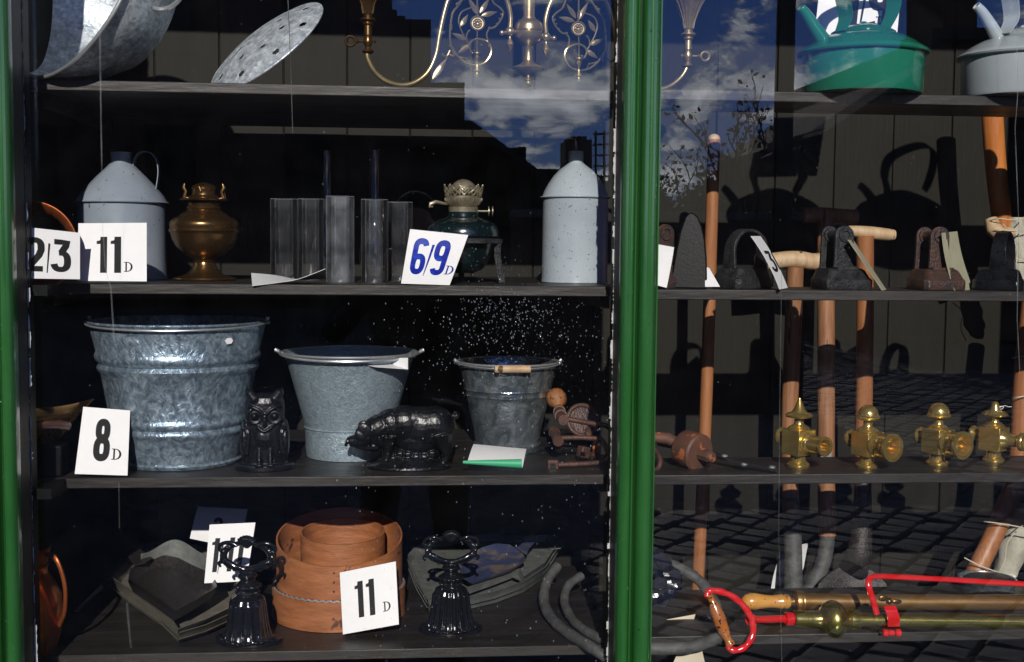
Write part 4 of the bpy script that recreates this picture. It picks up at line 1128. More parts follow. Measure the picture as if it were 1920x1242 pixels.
def greenlamp():
    t = put('oil_lamp', 'dark green enamel oil lamp with crown burner held in an iron stand', 'oil lamp', 'L', 2, 868, .14)
    X = PX(t, 868, .14)
    MB().lathe(X.prof([(512, 0), (512, 20), (505, 36), (490, 47), (470, 54), (455, 58), (448, 62), (443, 68), (438, 68), (428, 66), (420, 60), (414, 50), (410, 40), (407, 31), (404, 30), (400, 29), (398, 28), (397, 0)]), 56).build('font', GRNLAMP, t)
    MB().lathe(X.prof([(456, 66), (456, 73), (448, 74), (447, 66)]), 56).build('stand_ring', IRONG, t)
    for a in (-52, 65, 180):
        a = math.radians(a-90); r = 70*X.k
        MB().tube([(r*math.cos(a), r*math.sin(a), X.z(450)), (r*.98*math.cos(a), r*.98*math.sin(a), X.z(480)), (r*1.12*math.cos(a), r*1.12*math.sin(a), .002)], .0058, 4, flat=.4).build('stand_leg', IRONG, t, smooth=0)
    MB().lathe(X.prof([(400, 23), (398, 27), (389, 28), (387, 22), (386, 0)]), 40).build('collar', ANTIQ, t)
    MB().lathe(X.prof([(388, 24), (384, 29), (376, 33), (371, 34), (369, 34), (368, 30), (366, 26), (356, 25), (348, 22), (342, 16), (338, 9), (336, 0)]), 40).build('burner', ANTIQ, t)
    b = MB(); k = X.k
    for i in range(36):
        a = 2*PI*i/36
        b.tube([V((r*k*math.cos(a), r*k*math.sin(a), X.z(v))) for v, r in ((387, 25), (383, 30.5), (376, 34.5), (372, 35))], .0010, 5)
    b.build('burner_fins', ANTIQ, t)
    # pierced crown
    b = MB(); n = 12
    for i in range(n):
        a0 = 2*PI*i/n
        def P(f, v, r): return V((r*k*math.cos(a0+f*2*PI/n), r*k*math.sin(a0+f*2*PI/n), X.z(v)))
        b.tube([P(0, 369, 33), P(.25, 362, 34), P(.5, 356, 34.5), P(.75, 362, 34), P(1, 369, 33)], .0014, 6)
        b.tube([P(0, 357, 35), P(.25, 361, 34.5), P(.5, 364, 34), P(.75, 361, 34.5), P(1, 357, 35)], .0014, 6)
        b.tube(spline([P(0, 357, 35), P(.2, 353, 36), P(.5, 350, 36.5), P(.8, 353, 36), P(1, 357, 35)], 3), .0012, 6)
        b.tube([P(.5, 350, 36.5), P(.5, 357, 35), P(.5, 368, 33.5)], .0011, 6)
        b.ball(P(.5, 348, 36.5), .0018, 6)
    b.build('pierced_crown', ANTIQ, t)
    MB().tube([X.p(842, 384), X.p(828, 382, -.008), X.p(816, 380, -.014), X.p(806, 384, -.016), X.p(805, 389, -.016), X.p(811, 389, -.015)], [.002, .0032, .0036, .0042, .0032, .0018], 8).build('draught_lever', ANTIQ, t)
    b = MB().tube([X.p(890, 396), X.p(918, 396, -.004)], .0019, 8)
    for u in (915, 922): b.lathe([(0, -.0008), (.0095, -.0008), (.0095, .0008), (0, .0008)], 18, M.Translation(X.p(u, 396, -.004)) @ RY(PI/2))
    b.build('wick_wheel', ANTIQ, t)
greenlamp()

# flat irons
def iron_outline(L, W, n=10):
    """heel at y=0, point at y=L"""
    pts = [(-W*.42, 0), (W*.42, 0), (W*.5, L*.06)]
    for i in range(n+1):
        f = i/n; pts.append((W*.5*(1-f**2.0)**.62 if f < 1 else 0, L*(.10+.90*f)))
    left = [(-x, y) for x, y in reversed(pts[2:-1])]
    return pts+left
def flat_iron(u, t_, rot, label, m_, hwpx, kind):
    t = put('flat_iron', label, 'flat iron', 'R', 2, u, t_, math.radians(rot), 'old flat irons')
    L, W = .125, hwpx*2*m(t_)*.98
    out = iron_outline(L, W)
    def lev(s_, z, dy=0): return [V((x*s_, (y-L*.45)*s_+dy, z)) for x, y in out]
    rings = [lev(.97, .0), lev(1.0, .003), lev(1.0, .018), lev(.96, .021), lev(.93, .022), lev(.80, .036), lev(.70, .040)]
    n = len(out); vs = [v for r in rings for v in r]
    fs = [(j*n+i, j*n+(i+1) % n, (j+1)*n+(i+1) % n, (j+1)*n+i) for j in range(len(rings)-1) for i in range(n)]
    fs += [tuple(range(n))[::-1], tuple((len(rings)-1)*n+i for i in range(n))]
    MB().add(vs, fs).build('sole_block', m_, t, bevel=.0012)
    if kind == 'lug':
        for y, tw in ((-.026, 1.12), (.026, 1.0)):
            poly = [(-.020, .036), (.020, .036), (.0185, .050), (.0175, .085)]+[(.0175*math.cos(math.radians(a)), .103+.0175*math.sin(math.radians(a))) for a in range(0, 181, 20)]+[(-.0175, .085), (-.0185, .050)]
            MB().prism([(x*tw, z) for x, z in poly], y-.003, y+.003).build('handle_post', m_, t, bevel=.001)
            MB().lathe([(.008, -.006), (.0135, -.006), (.0135, .006), (.008, .006), (.008, -.006)], 24, TR(0, y, .103) @ RX(PI/2)).build('lug_ring', m_, t)
        MB().tube([(0, -.020, .103), (0, .020, .103)], .0085, 16).build('grip_tube', m_, t)
        MB().lathe([(0, -.0305), (.0085, -.0305), (.0085, -.0300), (0, -.0300)], 20, TR(0, 0, .103) @ RX(-PI/2) @ M.Diagonal((1, 1, -1, 1))).build('hole_shade_disc', INK, t)  # solid black disc painting the darkness inside the lug
        MB().box((0, -.034, .040), (.044, .020, .006)).build('post_base', m_, t, bevel=.001)
    else:
        A = spline([V((0, y, z)) for y, z in ((-.036, .036), (-.038, .060), (-.034, .085), (-.016, .104), (.010, .106), (.032, .094), (.040, .070), (.036, .036))], 5); n = len(A)-1
        MB().sheet(lambda a, b: A[round(a*n)]+V(((b-.5)*(.034-.010*math.sin(PI*a)), 0, 0)), n, 4, .006).build('strap_handle', m_, t, smooth=50, bevel=.001)
    return t
flat_iron(1397, .085, -62, 'small black flat iron with plain loop handle beside the edge on card', IRONG, 40, 'strap')
flat_iron(1566, .075, 12, 'largest grey flat iron with double lug handle', IRONG, 50, 'lug')
flat_iron(1744, .075, 8, 'reddish rusty flat iron with ringed lug handle', IRONR, 45, 'lug')
flat_iron(1878, .085, -38, 'smooth black flat iron at the right end under the twine tied pole', IRON, 46, 'strap')
flat_iron(1230, .10, 24, 'dark flat iron half hidden behind the green column', IRONR, 44, 'lug')
t = put('flat_iron', 'black flat iron standing on its heel with sole facing out', 'flat iron', 'R', 2, 1291, .045, 0, 'old flat irons')
k = m(.045)
ol = [(-34, 0), (34, 0), (34.5, 20), (33, 60), (29, 95), (23, 120), (15, 138), (5, 146), (-2, 146), (-9, 138), (-18, 112), (-26, 70), (-32, 30)]
b = MB().prism([(x*k, z*k) for x, z in ol], 0, .022, RZ(math.radians(-14)) @ RX(math.radians(-6)))
b.build('sole_block', mat('smooth_black_sole', (.003, .003, .0035), (.006, .006, .0065), spec=.2, rough=.42, ns=60, bump=.12, bs=200), t, bevel=.003)
A = spline([V((0, .022, .02)), V((.0, .055, .03)), V((0, .06, .06)), V((0, .05, .09)), V((0, .024, .1))], 5); n = len(A)-1
MB().sheet(lambda a, b: A[round(a*n)]+V(((b-.5)*.026, 0, 0)), n, 3, .006).build('strap_handle', IRON, t, smooth=50)

# ---- long handled tools behind the right hand shelves
def pole(name, label, cat, pts, r, m_, parts=()):
    q = [at(*p) for p in pts]
    t = thing(name, label, cat, (q[-1].x, q[-1].y, q[-1].z))
    MB().tube(spline(q, 6), r if not isinstance(r, (list, tuple)) else [r[0]+(r[1]-r[0])*i/(6*(len(q)-1)) for i in range(6*(len(q)-1)+1)], 20).build('shaft', m_, t, world=True, smooth=60)
    return t
t = pole('broom_handle', 'orange brown round broom handle left of the dark pole', 'tool handle', [(1339, 262, .33), (1334, 420, .335), (1328, 640, .35), (1320, 850, .36), (1306, 1150, .40)], [.0130, .0135], WOODO)
MB().ball(at(1339, 262, .33), (.0130, .013, .012), 16).build('rounded_end', WOODP, t, world=True)
t = pole('spade', 'garden spade with pale T grip behind the thin card', 'spade', [(1491, 500, .42), (1486, 640, .44), (1480, 800, .45), (1483, 960, .45)], .0185, WOODB)
b = MB().tube(spline([at(1418, 492, .42), at(1440, 491, .42), at(1475, 487, .42), at(1500, 487, .42), at(1522, 491, .42), at(1536, 490, .42)], 4), .0185, 16)
b.build('t_grip', WOODP, t, world=True, smooth=60)
MB().tube(spline([at(1482, 930, .45), at(1486, 1000, .45), at(1487, 1080, .43), at(1486, 1150, .42)], 5), [.0185+.004*i/15 for i in range(16)], 18).build('socket', HOSE, t, world=True)
bl = [at(u, v, tt) for u, v, tt in ((1452, 1130, .42), (1522, 1130, .42), (1526, 1230, .40), (1486, 1262, .40), (1448, 1230, .40))]
MB().add(bl+[p+V((0, .003, 0)) for p in bl], [(0, 1, 2, 3, 4), (9, 8, 7, 6, 5)]+[(i, (i+1) % 5, (i+1) % 5+5, i+5) for i in range(5)]).build('blade', TRAYB, t, world=True, smooth=0)
t = pole('fork', 'garden tool with brown shaft and curved socket between the two spades', 'garden fork', [(1548, 410, .52), (1549, 600, .50), (1549, 760, .48), (1549, 880, .47), (1551, 1005, .45)], .0195, WOODB)
MB().tube([at(1506, 404, .52), at(1540, 403, .52), at(1606, 408, .52)], .0175, 14).build('t_grip', WOODB, t, world=True)
MB().tube(spline([at(1551, 990, .45), at(1549, 1030, .45), at(1538, 1070, .43), at(1515, 1110, .42), at(1500, 1150, .41)], 5), .017, 16).build('socket', HOSE, t, world=True)
ck = MB().prism([(-.012, 0), (.012, 0), (.012, .030), (0, .046), (-.012, .030)], 0, .004, M.Translation(at(1549, 857, .44)-V((0, .0, 0))) )
ck.lathe([(0, 0), (.005, 0), (.005, -.003), (.002, -.003), (0, -.001)], 12, M.Translation(at(1549, 849, .437)) @ RX(-PI/2))
ck.build('metal_strap', WIRE, t, world=True)
t = pole('shovel', 'garden shovel with orange brown T grip behind the largest iron', 'shovel', [(1622, 442, .38), (1622, 600, .40), (1620, 760, .42), (1618, 900, .42), (1617, 985, .41)], .0185, WOODO)
MB().tube(spline([at(1590, 433, .38), at(1625, 436, .38), at(1660, 440, .38), at(1677, 441, .38)], 4), [.011+.003*math.sin(i/12*PI) for i in range(13)], 16).build('t_grip', WOODP, t, world=True)
MB().tube(spline([at(1618, 900, .42), at(1616, 985, .40), at(1610, 1040, .38), at(1600, 1070, .36)], 5), [.0175+.001*i for i in range(16)], 18).build('socket', TRAYB, t, world=True)
def blade(a, b):
    u = 1528+(1668-1528)*a; bow = math.sin(PI*a)
    v = 1116-56*bow**.55*(1-b)+b*70
    return at(u, v, .36+.03*bow*(1-.5*b)-.03*b)
o = MB().sheet(blade, 20, 6, .002).build('blade', TRAYB, t, world=True, smooth=60)
# twine tied pole and sacking
t = pole('wooden_pole', 'knotty orange wooden pole tied with twine at the right edge', 'wooden pole', [(1858, 150, .42), (1862, 240, .42), (1870, 340, .425), (1884, 448, .43)], [.024, .0215], WOODR)
t = pole('wooden_stake', 'brown round stake slanting down beside the sacking at the lower right', 'wooden stake', [(1935, 560, .38), (1918, 720, .38), (1908, 880, .38), (1880, 965, .37), (1848, 1035, .36), (1806, 1120, .34)], .0215, WOODO)
MB().tube(spline([at(1845, 978, .33), at(1875, 982, .33), at(1918, 990, .33), at(1940, 1000, .34)], 4), .0014, 6).build('twine', TWINE, t, world=True)
MB().tube(spline([at(1808, 1046, .33), at(1840, 1062, .32), at(1880, 1076, .32), at(1900, 1080, .33)], 4), .0014, 6).build('twine', TWINE, t, world=True)
for v0 in (672, 748):
    MB().tube(spline([at(1899, v0, .36), at(1910, v0-3, .345), at(1930, v0-6, .35)], 4), .0014, 6).build('twine', TWINE, t, world=True)
t = thing('wooden_peg', 'short cut wooden stub bound with twine above the right hand iron', 'wooden peg', at(1880, 440, .36))
MB().tube([at(1858, 412, .37), at(1864, 430, .36), at(1876, 442, .35), at(1899, 436, .35)], [.014, .018, .019, .012], 14).build('stub', WOODP, t, world=True)
for v0 in (415, 436):
    MB().tube(spline([at(1854, v0, .36), at(1872, v0-5, .332), at(1892, v0-3, .332), at(1915, v0-4, .345), at(1925, v0-12, .36)], 4), .0012, 6).build('twine', TWINE, t, world=True)
def lumpy(pts, rads, seg=22, amp=.12, seed=1):
    r = random.Random(seed); A = spline(pts, 6); n = len(A); b = MB()
    ph_ = [r.uniform(0, 6) for _ in range(6)]
    T = []
    vs = []
    for i, p in enumerate(A):
        f = i/(n-1)*(len(rads)-1); k0 = int(min(len(rads)-2, f)); R0 = rads[k0]+(rads[k0+1]-rads[k0])*(f-k0)
        for j in range(seg):
            a = 2*PI*j/seg
            q = R0*(1+amp*math.sin(3*a+ph_[0]+i*.5)+amp*.7*math.sin(5*a+ph_[1]-i*.8)+amp*.5*math.sin(i*1.7+ph_[2]))
            vs.append(p+V((q*math.cos(a), q*math.sin(a), 0)))
    fs = [(i*seg+j, i*seg+(j+1) % seg, (i+1)*seg+(j+1) % seg, (i+1)*seg+j) for i in range(n-1) for j in range(seg)]
    fs += [tuple(range(seg))[::-1], tuple((n-1)*seg+j for j in range(seg))]
    return b.add(vs, fs)
t = thing('sacking_bundle', 'rolled sackcloth bundle tied with twine beside the right hand iron', 'sackcloth', at(1905, 540, .42))
lumpy([at(1902, 408, .42), at(1908, 440, .42), at(1905, 480, .42), at(1912, 520, .42), at(1918, 556, .43)], [.020, .028, .024, .026, .016], seed=2).build('cloth', CLOTH, t, world=True, smooth=70)
for pl in ([(1880, 420), (1900, 440), (1925, 436)], [(1884, 470), (1905, 485), (1928, 490)], [(1886, 430), (1908, 470), (1900, 520), (1912, 550)]):
    MB().tube(spline([at(u, v, .385) for u, v in pl], 4), .0012, 6).build('twine', TWINE, t, world=True)
t = thing('sacking_bundle', 'grey sackcloth sleeve hanging behind the slanted stake', 'sackcloth', at(1885, 1080, .42))
lumpy([at(1925, 950, .42), at(1912, 990, .42), at(1896, 1040, .42), at(1882, 1078, .42)], [.034, .032, .031, .026], amp=.06, seed=4).build('cloth', CLOTH, t, world=True, smooth=70)
lumpy([at(1884, 1072, .42), at(1880, 1095, .41), at(1876, 1118, .40)], [.027, .024, .020], amp=.05, seed=5).build('white_lining', PAPER, t, world=True, smooth=70)
MB().tube(spline([at(u, v, .37) for u, v in ((1918, 985), (1890, 1015), (1884, 1050), (1874, 1072))], 4), .0012, 6).build('twine', TWINE, t, world=True)
t = thing('tin_bowl', 'low oval tin with black ribbed liner behind the red frame', 'tin', on(1850, ZS[('R', 4)], .24))
MB().lathe([(0, .002), (.052, .002), (.058, .03), (.060, .033), (.056, .033), (.050, .006), (0, .005)], 40).build('tin_body', TIN, t)
MB().ball((0, 0, .028), (.048, .048, .012), 20).build('lid', IRONG, t)

# ---- row three
def plane(u, v, z):
    d = FW*FPX + RT*(u-960) - UP*(v-621)
    return CP + d*((z-ZC)/d.z)
def ringpts(c, r, n=48, y=1.0, z=0.0): return [V((c[0]+r*math.cos(2*PI*i/n), c[1]+r*y*math.sin(2*PI*i/n), c[2]+z)) for i in range(n)]
# brass perforated scoop
t = put('brass_scoop', 'brass perforated scoop with brown handle behind the 8 card', 'scoop', 'L', 3, 90, -.03)
def scp(a, b): # fold .. outer edge
    p0 = at(30, 790, -.05)*(1-a)+at(150, 772, .055)*a; p1 = at(30, 840, .0)*(1-a)+at(98, 838, .04)*a
    return p0*(1-b)+p1*b
mb = MB(); N1, N2 = 60, 36
vs = [scp(i/N1, j/N2) for j in range(N2+1) for i in range(N1+1)]
fs = []
for j in range(N2):
    for i in range(N1):
        if 3 < j < 32 and 3 < i < 55 and (j % 5) in (1, 2) and ((i+2*(j//5)) % 6) in (0, 1, 2): continue
        fs.append((j*(N1+1)+i, j*(N1+1)+i+1, (j+1)*(N1+1)+i+1, (j+1)*(N1+1)+i))
o = mb.add(vs, fs).build('perforated_floor', BRASSD, t, world=True, smooth=0); o.modifiers.new('s', 'SOLIDIFY').thickness = .0008
o = MB().sheet(lambda a, b: (at(30, 790, -.05)*(1-a)+at(150, 772, .055)*a)*(1-b)+(at(30, 766, -.07)*(1-a)+at(176, 748, .075)*a)*b+V((0, 0, -.006*math.sin(PI*a)*b)), 14, 4, .001).build('side_wall', BRASSD, t, world=True)
o = MB().add([at(150, 772, .055), at(176, 748, .075), at(98, 838, .04)], [(0, 1, 2)]).build('end_wall', BRASSD, t, world=True, smooth=0); o.modifiers.new('s', 'SOLIDIFY').thickness = .0008
MB().tube(spline([at(25, 799, -.075), at(70, 798, -.055), at(105, 797, -.02), at(124, 799, .005), at(131, 801, .012)], 4), [.0075]*9+[.0085]*4+[.0085, .007, .005, .003], 14).build('handle', mat('dark_brown_scoop_handle', (.10, .04, .025), (.06, .028, .02), rough=.35, ns=40, bump=.3), t, world=True)

def bucket(name, label, u, t_, prof, m_, ears, bail, grip=None, rim=None, foot=None, bailr=.0019):
    t = put(name, label, 'bucket', 'L', 3, u, t_, 0, 'galvanised buckets')
    X = PX(t, u, t_)
    P = X.prof(prof); P[0] = (P[0][0], .001); P[1] = (P[1][0], .001)
    th = .0012
    inn = [(r-th, z) for r, z in reversed(P[2:])]+[(0, .006)]
    MB().lathe(P+inn, 72).build('bucket_body', m_, t, smooth=40)
    r, z = P[-1]
    MB().tube(ringpts((0, 0, z), r+.001, 64), .0026, 8, closed=True).build('rolled_rim', m_ if rim is None else rim, t)
    for s in (-1, 1):
        ex, ez = ears
        MB().tube([(s*(r-.002), 0, z-.004), (s*(r+.006), 0, z-.003), (s*(r+ex*.6), 0, z+ez*.4), (s*(r+ex), 0, z+ez)], [.003, .003, .004, .0042], 10).build('bail_ear', WIRE, t)
    n = 24
    A = []
    for i in range(n+1):
        a = PI+PI*i/n
        A.append(V(((r+.006)*math.cos(a), (r+bail[0])*math.sin(a), z+bail[1]*(-math.sin(a)))))
    MB().tube(A, bailr, 8).build('bail_handle', WIRE, t)
    if grip:
        mdl = A[n//2]; w_ = grip*X.k
        MB().tube([mdl+V((x, .002+0*abs(x), 0)) for x in (-w_, -w_*.96, -w_*.5, 0, w_*.5, w_*.96, w_)], [.0060, .0078, .0080, .0080, .0080, .0078, .0060], 14).build('wooden_grip', WOODP, t)
    return t, X, P
tb, X, P = bucket('bucket', 'large ribbed galvanised bucket behind the 8 card', 338, .17,
    [(859, 0), (859, 110), (857, 113), (853, 110), (812, 119), (807, 121), (803, 124.5), (799, 125.5), (795, 124), (792, 122), (789, 124), (785, 127), (780, 128), (776, 126), (772, 125), (698, 138), (694, 140), (690, 143.5), (685, 145), (681, 143), (678, 141), (675, 143), (671, 147), (664, 149), (659, 147.5), (655, 146), (612, 156), (602, 158)],
    GALV, (.004, .008), (.008, -.007))
MB().prism([(.0, 0), (.009, .001), (.013, .006), (.010, .011), (.002, .011), (-.004, .006)], -.0008, .0008, M.Translation(V((.108, -.118, X.z(636)))) @ RZ(math.radians(42)) @ RX(math.radians(-10))).build('paper_scrap', PAPER, tb)
tb, X, P = bucket('bucket', 'plain flared galvanised bucket between the owl and the pig', 656, .222,
    [(838, 0), (838, 80), (836, 82), (800, 83), (798, 85.5), (796, 83), (730, 101), (680, 115), (668, 120), (660, 123)],
    GALVM, (.016, .004), (.010, -.006), rim=WIRE, bailr=.0028)
t = thing('price_card', 'white card lying across the mouth of the middle bucket', 'price card', at(712, 684, .14), 0, 'white printed price cards')
MB().add([at(765, 672, .11), at(765, 693, .105), at(705, 689, .095), at(652, 678, .12), at(700, 672, .16)], [(0, 1, 2, 3, 4)]).build('card_sheet', PAPER, t, world=True, smooth=0).modifiers.new('s', 'SOLIDIFY').thickness = .0006
tb, X, P = bucket('bucket', 'small shiny tin bucket with wooden grip beside the pig', 951, .275,
    [(832, 0), (832, 62), (830, 64), (826, 61), (800, 65), (748, 78), (741, 79.5), (739, 81), (736, 80.5), (730, 82), (728, 84), (725, 83), (700, 89), (684, 93), (678, 94.5)],
    TIN, (.008, .004), (.012, -.004), grip=33, rim=WIRE, bailr=.0015)

# cast iron owl
def owl():
    t = put('owl_doorstop', 'black cast iron owl doorstop standing before the large bucket', 'owl figure', 'L', 3, 497, .075, math.radians(6))
    k = m(.075); b = MB()
    Z = lambda v: (882-v)*k
    b.lathe([(0, 0), (.051, 0), (.052, .004), (.052, .010), (.049, .0125), (0, .0125)], 40, M.Diagonal((1.03, .68, 1, 1)))
    # body as stacked ellipses
    prof = [(868, 41, 24), (855, 42, 27), (830, 43, 29), (805, 42, 29), (792, 40, 28), (786, 37, 27), (780, 36, 27), (770, 37, 28), (755, 36, 27), (745, 32, 24), (740, 24, 17), (738, 0, 0)]
    n = 32; vs = []
    for v, a_, c_ in prof:
        for i in range(n):
            a = 2*PI*i/n; ca, sa = math.cos(a), math.sin(a)
            vs.append(V((a_*k*math.copysign(abs(ca)**.8, ca), c_*k*math.copysign(abs(sa)**.8, sa), Z(v))))
    fs = [(j*n+i, j*n+(i+1) % n, (j+1)*n+(i+1) % n, (j+1)*n+i) for j in range(len(prof)-1) for i in range(n)]+[tuple(range(n))[::-1]]
    b.add(vs, fs)
    for s in (-1, 1):
        # ear tufts, brows, eyes, wings, feet
        b.tube([(s*10*k, -18*k, Z(758)), (s*18*k, -19*k, Z(748)), (s*27*k, -14*k, Z(737)), (s*32*k, -8*k, Z(731))], [6*k, 10*k, 9*k, 4*k], 10)
        b.tube(spline([V((s*2*k, -31*k, Z(777))), V((s*10*k, -31*k, Z(767))), V((s*22*k, -28*k, Z(761))), V((s*33*k, -20*k, Z(758)))], 4), [2.6*k]*13, 8)
        for r_, th in ((13.5, 3.0), (9.0, 1.6)):
            b.tube([V((s*18*k+r_*k*math.cos(a), -26*k, Z(778)+r_*k*math.sin(a))) for a in [2*PI*i/20 for i in range(20)]], th*k, 6, closed=True)
        b.ball((s*18*k, -27*k, Z(778)), 7.0*k, 12)
        b.ball((s*37*k, -10*k, Z(825)), (9*k, 19*k, 40*k), 14)
        for q in (0, 1): b.tube(spline([V((s*(34+q*4)*k, -24*k, Z(798+q*3))), V((s*(29+q*4)*k, -29*k, Z(806))), V((s*(28+q*4)*k, -30*k, Z(822))), V((s*(31+q*4)*k, -28*k, Z(850)))], 4), 1.9*k, 6)
        b.tube([(s*10*k, -24*k, Z(838)), (s*10*k, -28*k, Z(860)), (s*10*k, -31*k, Z(868))], [5*k, 4.5*k, 5.5*k], 8)
        for q in (-1, 0, 1): b.tube([(s*10*k, -29*k, Z(866)), (s*10*k+q*5*k, -37*k, Z(870))], 2.4*k, 6)
    b.tube([(0, -27*k, Z(776)), (0, -34*k, Z(785)), (0, -33*k, Z(794)), (0, -28*k, Z(799))], [3*k, 4.5*k, 3.5*k, 1.2*k], 10)
    b.tube(spline([V((-13*k, -27*k, Z(797))), V((-7*k, -30*k, Z(803))), V((0, -31*k, Z(806))), V((8*k, -30*k, Z(802))), V((16*k, -27*k, Z(796)))], 4), 2.6*k, 6)
    b.ball((0, -20*k, Z(822)), (22*k, 12*k, 26*k), 16)
    b.build('cast_owl', IRON, t, remesh=.0011, lap=2)
owl()
# cast iron pig
def pig():
    t = put('pig_doorstop', 'black cast iron pig on a textured oval mound before the middle bucket', 'pig figure', 'L', 3, 768, .085)
    k = m(.085); b = MB()
    def P(u, v, y=0): return V(((u-768)*k, y*k, (873-v)*k+.001))
    def E(u, v, y, rx, ry, rz, s=18, rot=0):
        c = P(u, v, y); b.ball((0, 0, 0), (rx*k, ry*k, rz*k), s, M.Translation(c) @ RY(math.radians(rot)))
    b.lathe([(0, 0), (80, 0), (81, 3), (78, 7), (66, 12), (45, 18), (20, 21), (0, 22)], 40, M.Diagonal((k, k*.62, k, 1)))
    r = random.Random(5)
    for i in range(150):
        a = r.uniform(0, 2*PI); q = r.uniform(.1, .97); h = 20*(1-q**2)+3
        E(768+78*q*math.cos(a), 873-h, 48*q*math.sin(a), r.uniform(3, 6), r.uniform(3, 5), r.uniform(2, 3.6), 8, r.uniform(-30, 30))
    for x in (735, 750, 765, 780, 795, 810): E(x, 850+r.uniform(-3, 4), -2, 14, 16, 12, 10)
    E(785, 822, 0, 48, 23, 26, 20); E(795, 800, 0, 52, 27, 42, 24, 4); E(758, 792, 0, 42, 27, 36, 24, -6); E(815, 798, 0, 38, 27, 41, 24); E(775, 785, 0, 40, 24, 27, 20)
    E(732, 793, -2, 32, 23, 31, 20, -22)                                    # shoulder / neck
    E(708, 800, -5, 30, 22, 27, 18, -32); E(692, 810, -7, 24, 18, 22, 16, -38); E(716, 818, -6, 22, 18, 20, 16)   # head
    b.tube([P(692, 815, -8), P(676, 819, -9), P(664, 822, -10), P(656, 822, -10)], [19*k, 15*k, 11.5*k, 10*k], 14)
    b.tube([P(654, 824, -10), P(649, 822, -10.5)], [9.6*k, 9.2*k], 14)
    b.tube([P(668, 830, -9), P(690, 832, -8), P(708, 830, -6)], [6*k, 10*k, 12*k], 10)
    for s in (-1, 1):                                                         # lop ears hanging over the eyes
        E(686, 800, -7+s*17, 13, 4, 17, 14, -50); E(677, 810, -8+s*16, 9, 4, 13, 12, -50)
        E(664, 815, -9+s*5, 3, 3, 3, 8)
    for i in range(4): b.tube([P(712+i*5, 786-i*4, -10), P(708+i*5, 800-i*2, -23), P(711+i*5, 814, -22)], [1.5*k, 3*k, 1.8*k], 8)
    for (x, y) in ((728, -13), (744, 13)):
        b.tube([P(x, 812, y), P(x-1, 835, y), P(x-3, 855, y), P(x-6, 866, y)], [17*k, 11*k, 8.5*k, 10*k], 12)
    for (x, y) in ((832, -13), (816, 13)):
        b.tube([P(x-4, 808, y), P(x+2, 832, y), P(x+6, 850, y), P(x, 862, y), P(x-3, 868, y)], [24*k, 15*k, 9*k, 8*k, 9*k], 12)
    b.tube(spline([P(848, 785, 0), P(854, 778, -3), P(857, 772, -1), P(853, 769, 2), P(850, 774, 1)], 4), 2.4*k, 8)
    E(850, 776, 0, 5, 5, 5, 10)
    b.build('cast_pig', IRON, t, remesh=.00105, lap=7)
pig()
# carpenters' braces
t = put('drill_brace', 'rusty drill brace with orange wooden head lying beside the small bucket', 'drill brace', 'L', 3, 1085, .16)
def X3(u, v, tt): return at(u, v, tt)
MB().lathe([(0, .034), (.010, .033), (.017, .028), (.0205, .019), (.0205, .010), (.017, .002), (.011, -.004), (.0085, -.008), (0, -.008)], 28,
           M.Translation(X3(1046, 758, .22)-t.location) @ V((-.10, .62, .55)).to_track_quat('Z', 'Y').to_matrix().to_4x4()).build('wooden_head', mat('rusty_orange_wood', (0.36, 0.12, 0.025), (0.22, 0.12, 0.06), rough=.6, ns=60, bump=.8, bs=160, speck=((0.05, .02, .01), 120, .6)), t)
mb = MB().tube([X3(1047, 768, .20), X3(1051, 777, .17), X3(1054, 786, .14), X3(1057, 788, .125)], [.010, .011, .0105, .0105], 16)
for (u, v, tt) in ((1049, 772, .185), (1052, 780, .157)): mb.tube([X3(u, v, tt+.003), X3(u, v, tt-.003)], .0125, 16)
mb.build('collar', RUST, t, world=True)
MB().tube(spline([X3(1058, 785, .14), X3(1085, 790, .14), X3(1112, 795, .145), X3(1140, 800, .15), X3(1149, 820, .16), X3(1147, 850, .15), X3(1128, 858, .14), X3(1108, 852, .13)], 4), .0052, 12).build('crank', RUST, t, world=True)
MB().box((0, 0, 0), (.020, .018, .022)).build('square_socket', RUST, t, bevel=.002).matrix_local = M.Translation(X3(1094, 848, .125)-t.location) @ RZ(.5) @ RY(.2)
MB().box((0, 0, 0), (.010, .002, .008)).build('hole_shade_plate', IRON, t).matrix_local = M.Translation(X3(1093, 852, .114)-t.location) @ RZ(.5) @ RY(.2)  # solid black plate painting the dark of the socket opening
MB().tube(spline([X3(1118, 825, .16), X3(1119, 840, .155), X3(1118, 856, .15)], 4), [.003, .006, .008, .009, .009, .008, .007, .006, .004], 14).build('wooden_sleeve', WOODR, t, world=True)
t = put('drill_brace', 'rusty brown drill brace lying nearest the shelf edge', 'drill brace', 'L', 3, 1080, .10)
mb = MB().tube([X3(1037, 806, .17), X3(1042, 818, .14), X3(1046, 826, .115)], [.0085, .0095, .0095], 16)
mb.tube([X3(1039, 811, .16), X3(1040, 813, .155)], .0115, 16); mb.tube([X3(1045, 824, .122), X3(1047, 828, .110)], .0105, 16)
mb.build('collar', RUST, t, world=True)
MB().tube(spline([X3(1048, 822, .118), X3(1080, 821, .12), X3(1108, 822, .12), X3(1128, 826, .12), X3(1140, 850, .10), X3(1128, 866, .085), X3(1095, 870, .075), X3(1045, 872, .07)], 4), .0050, 12).build('crank', RUST, t, world=True)
MB().tube([X3(1102, 806, .14), X3(1103, 815, .125), X3(1104, 820, .12)], [.006, .0075, .005], 12).build('pivot_knob', RUST, t, world=True)
MB().box((0, 0, 0), (.021, .016, .022)).build('square_socket', RUST, t, bevel=.002).matrix_local = M.Translation(X3(1037, 873, .068)-t.location) @ RZ(-.12)
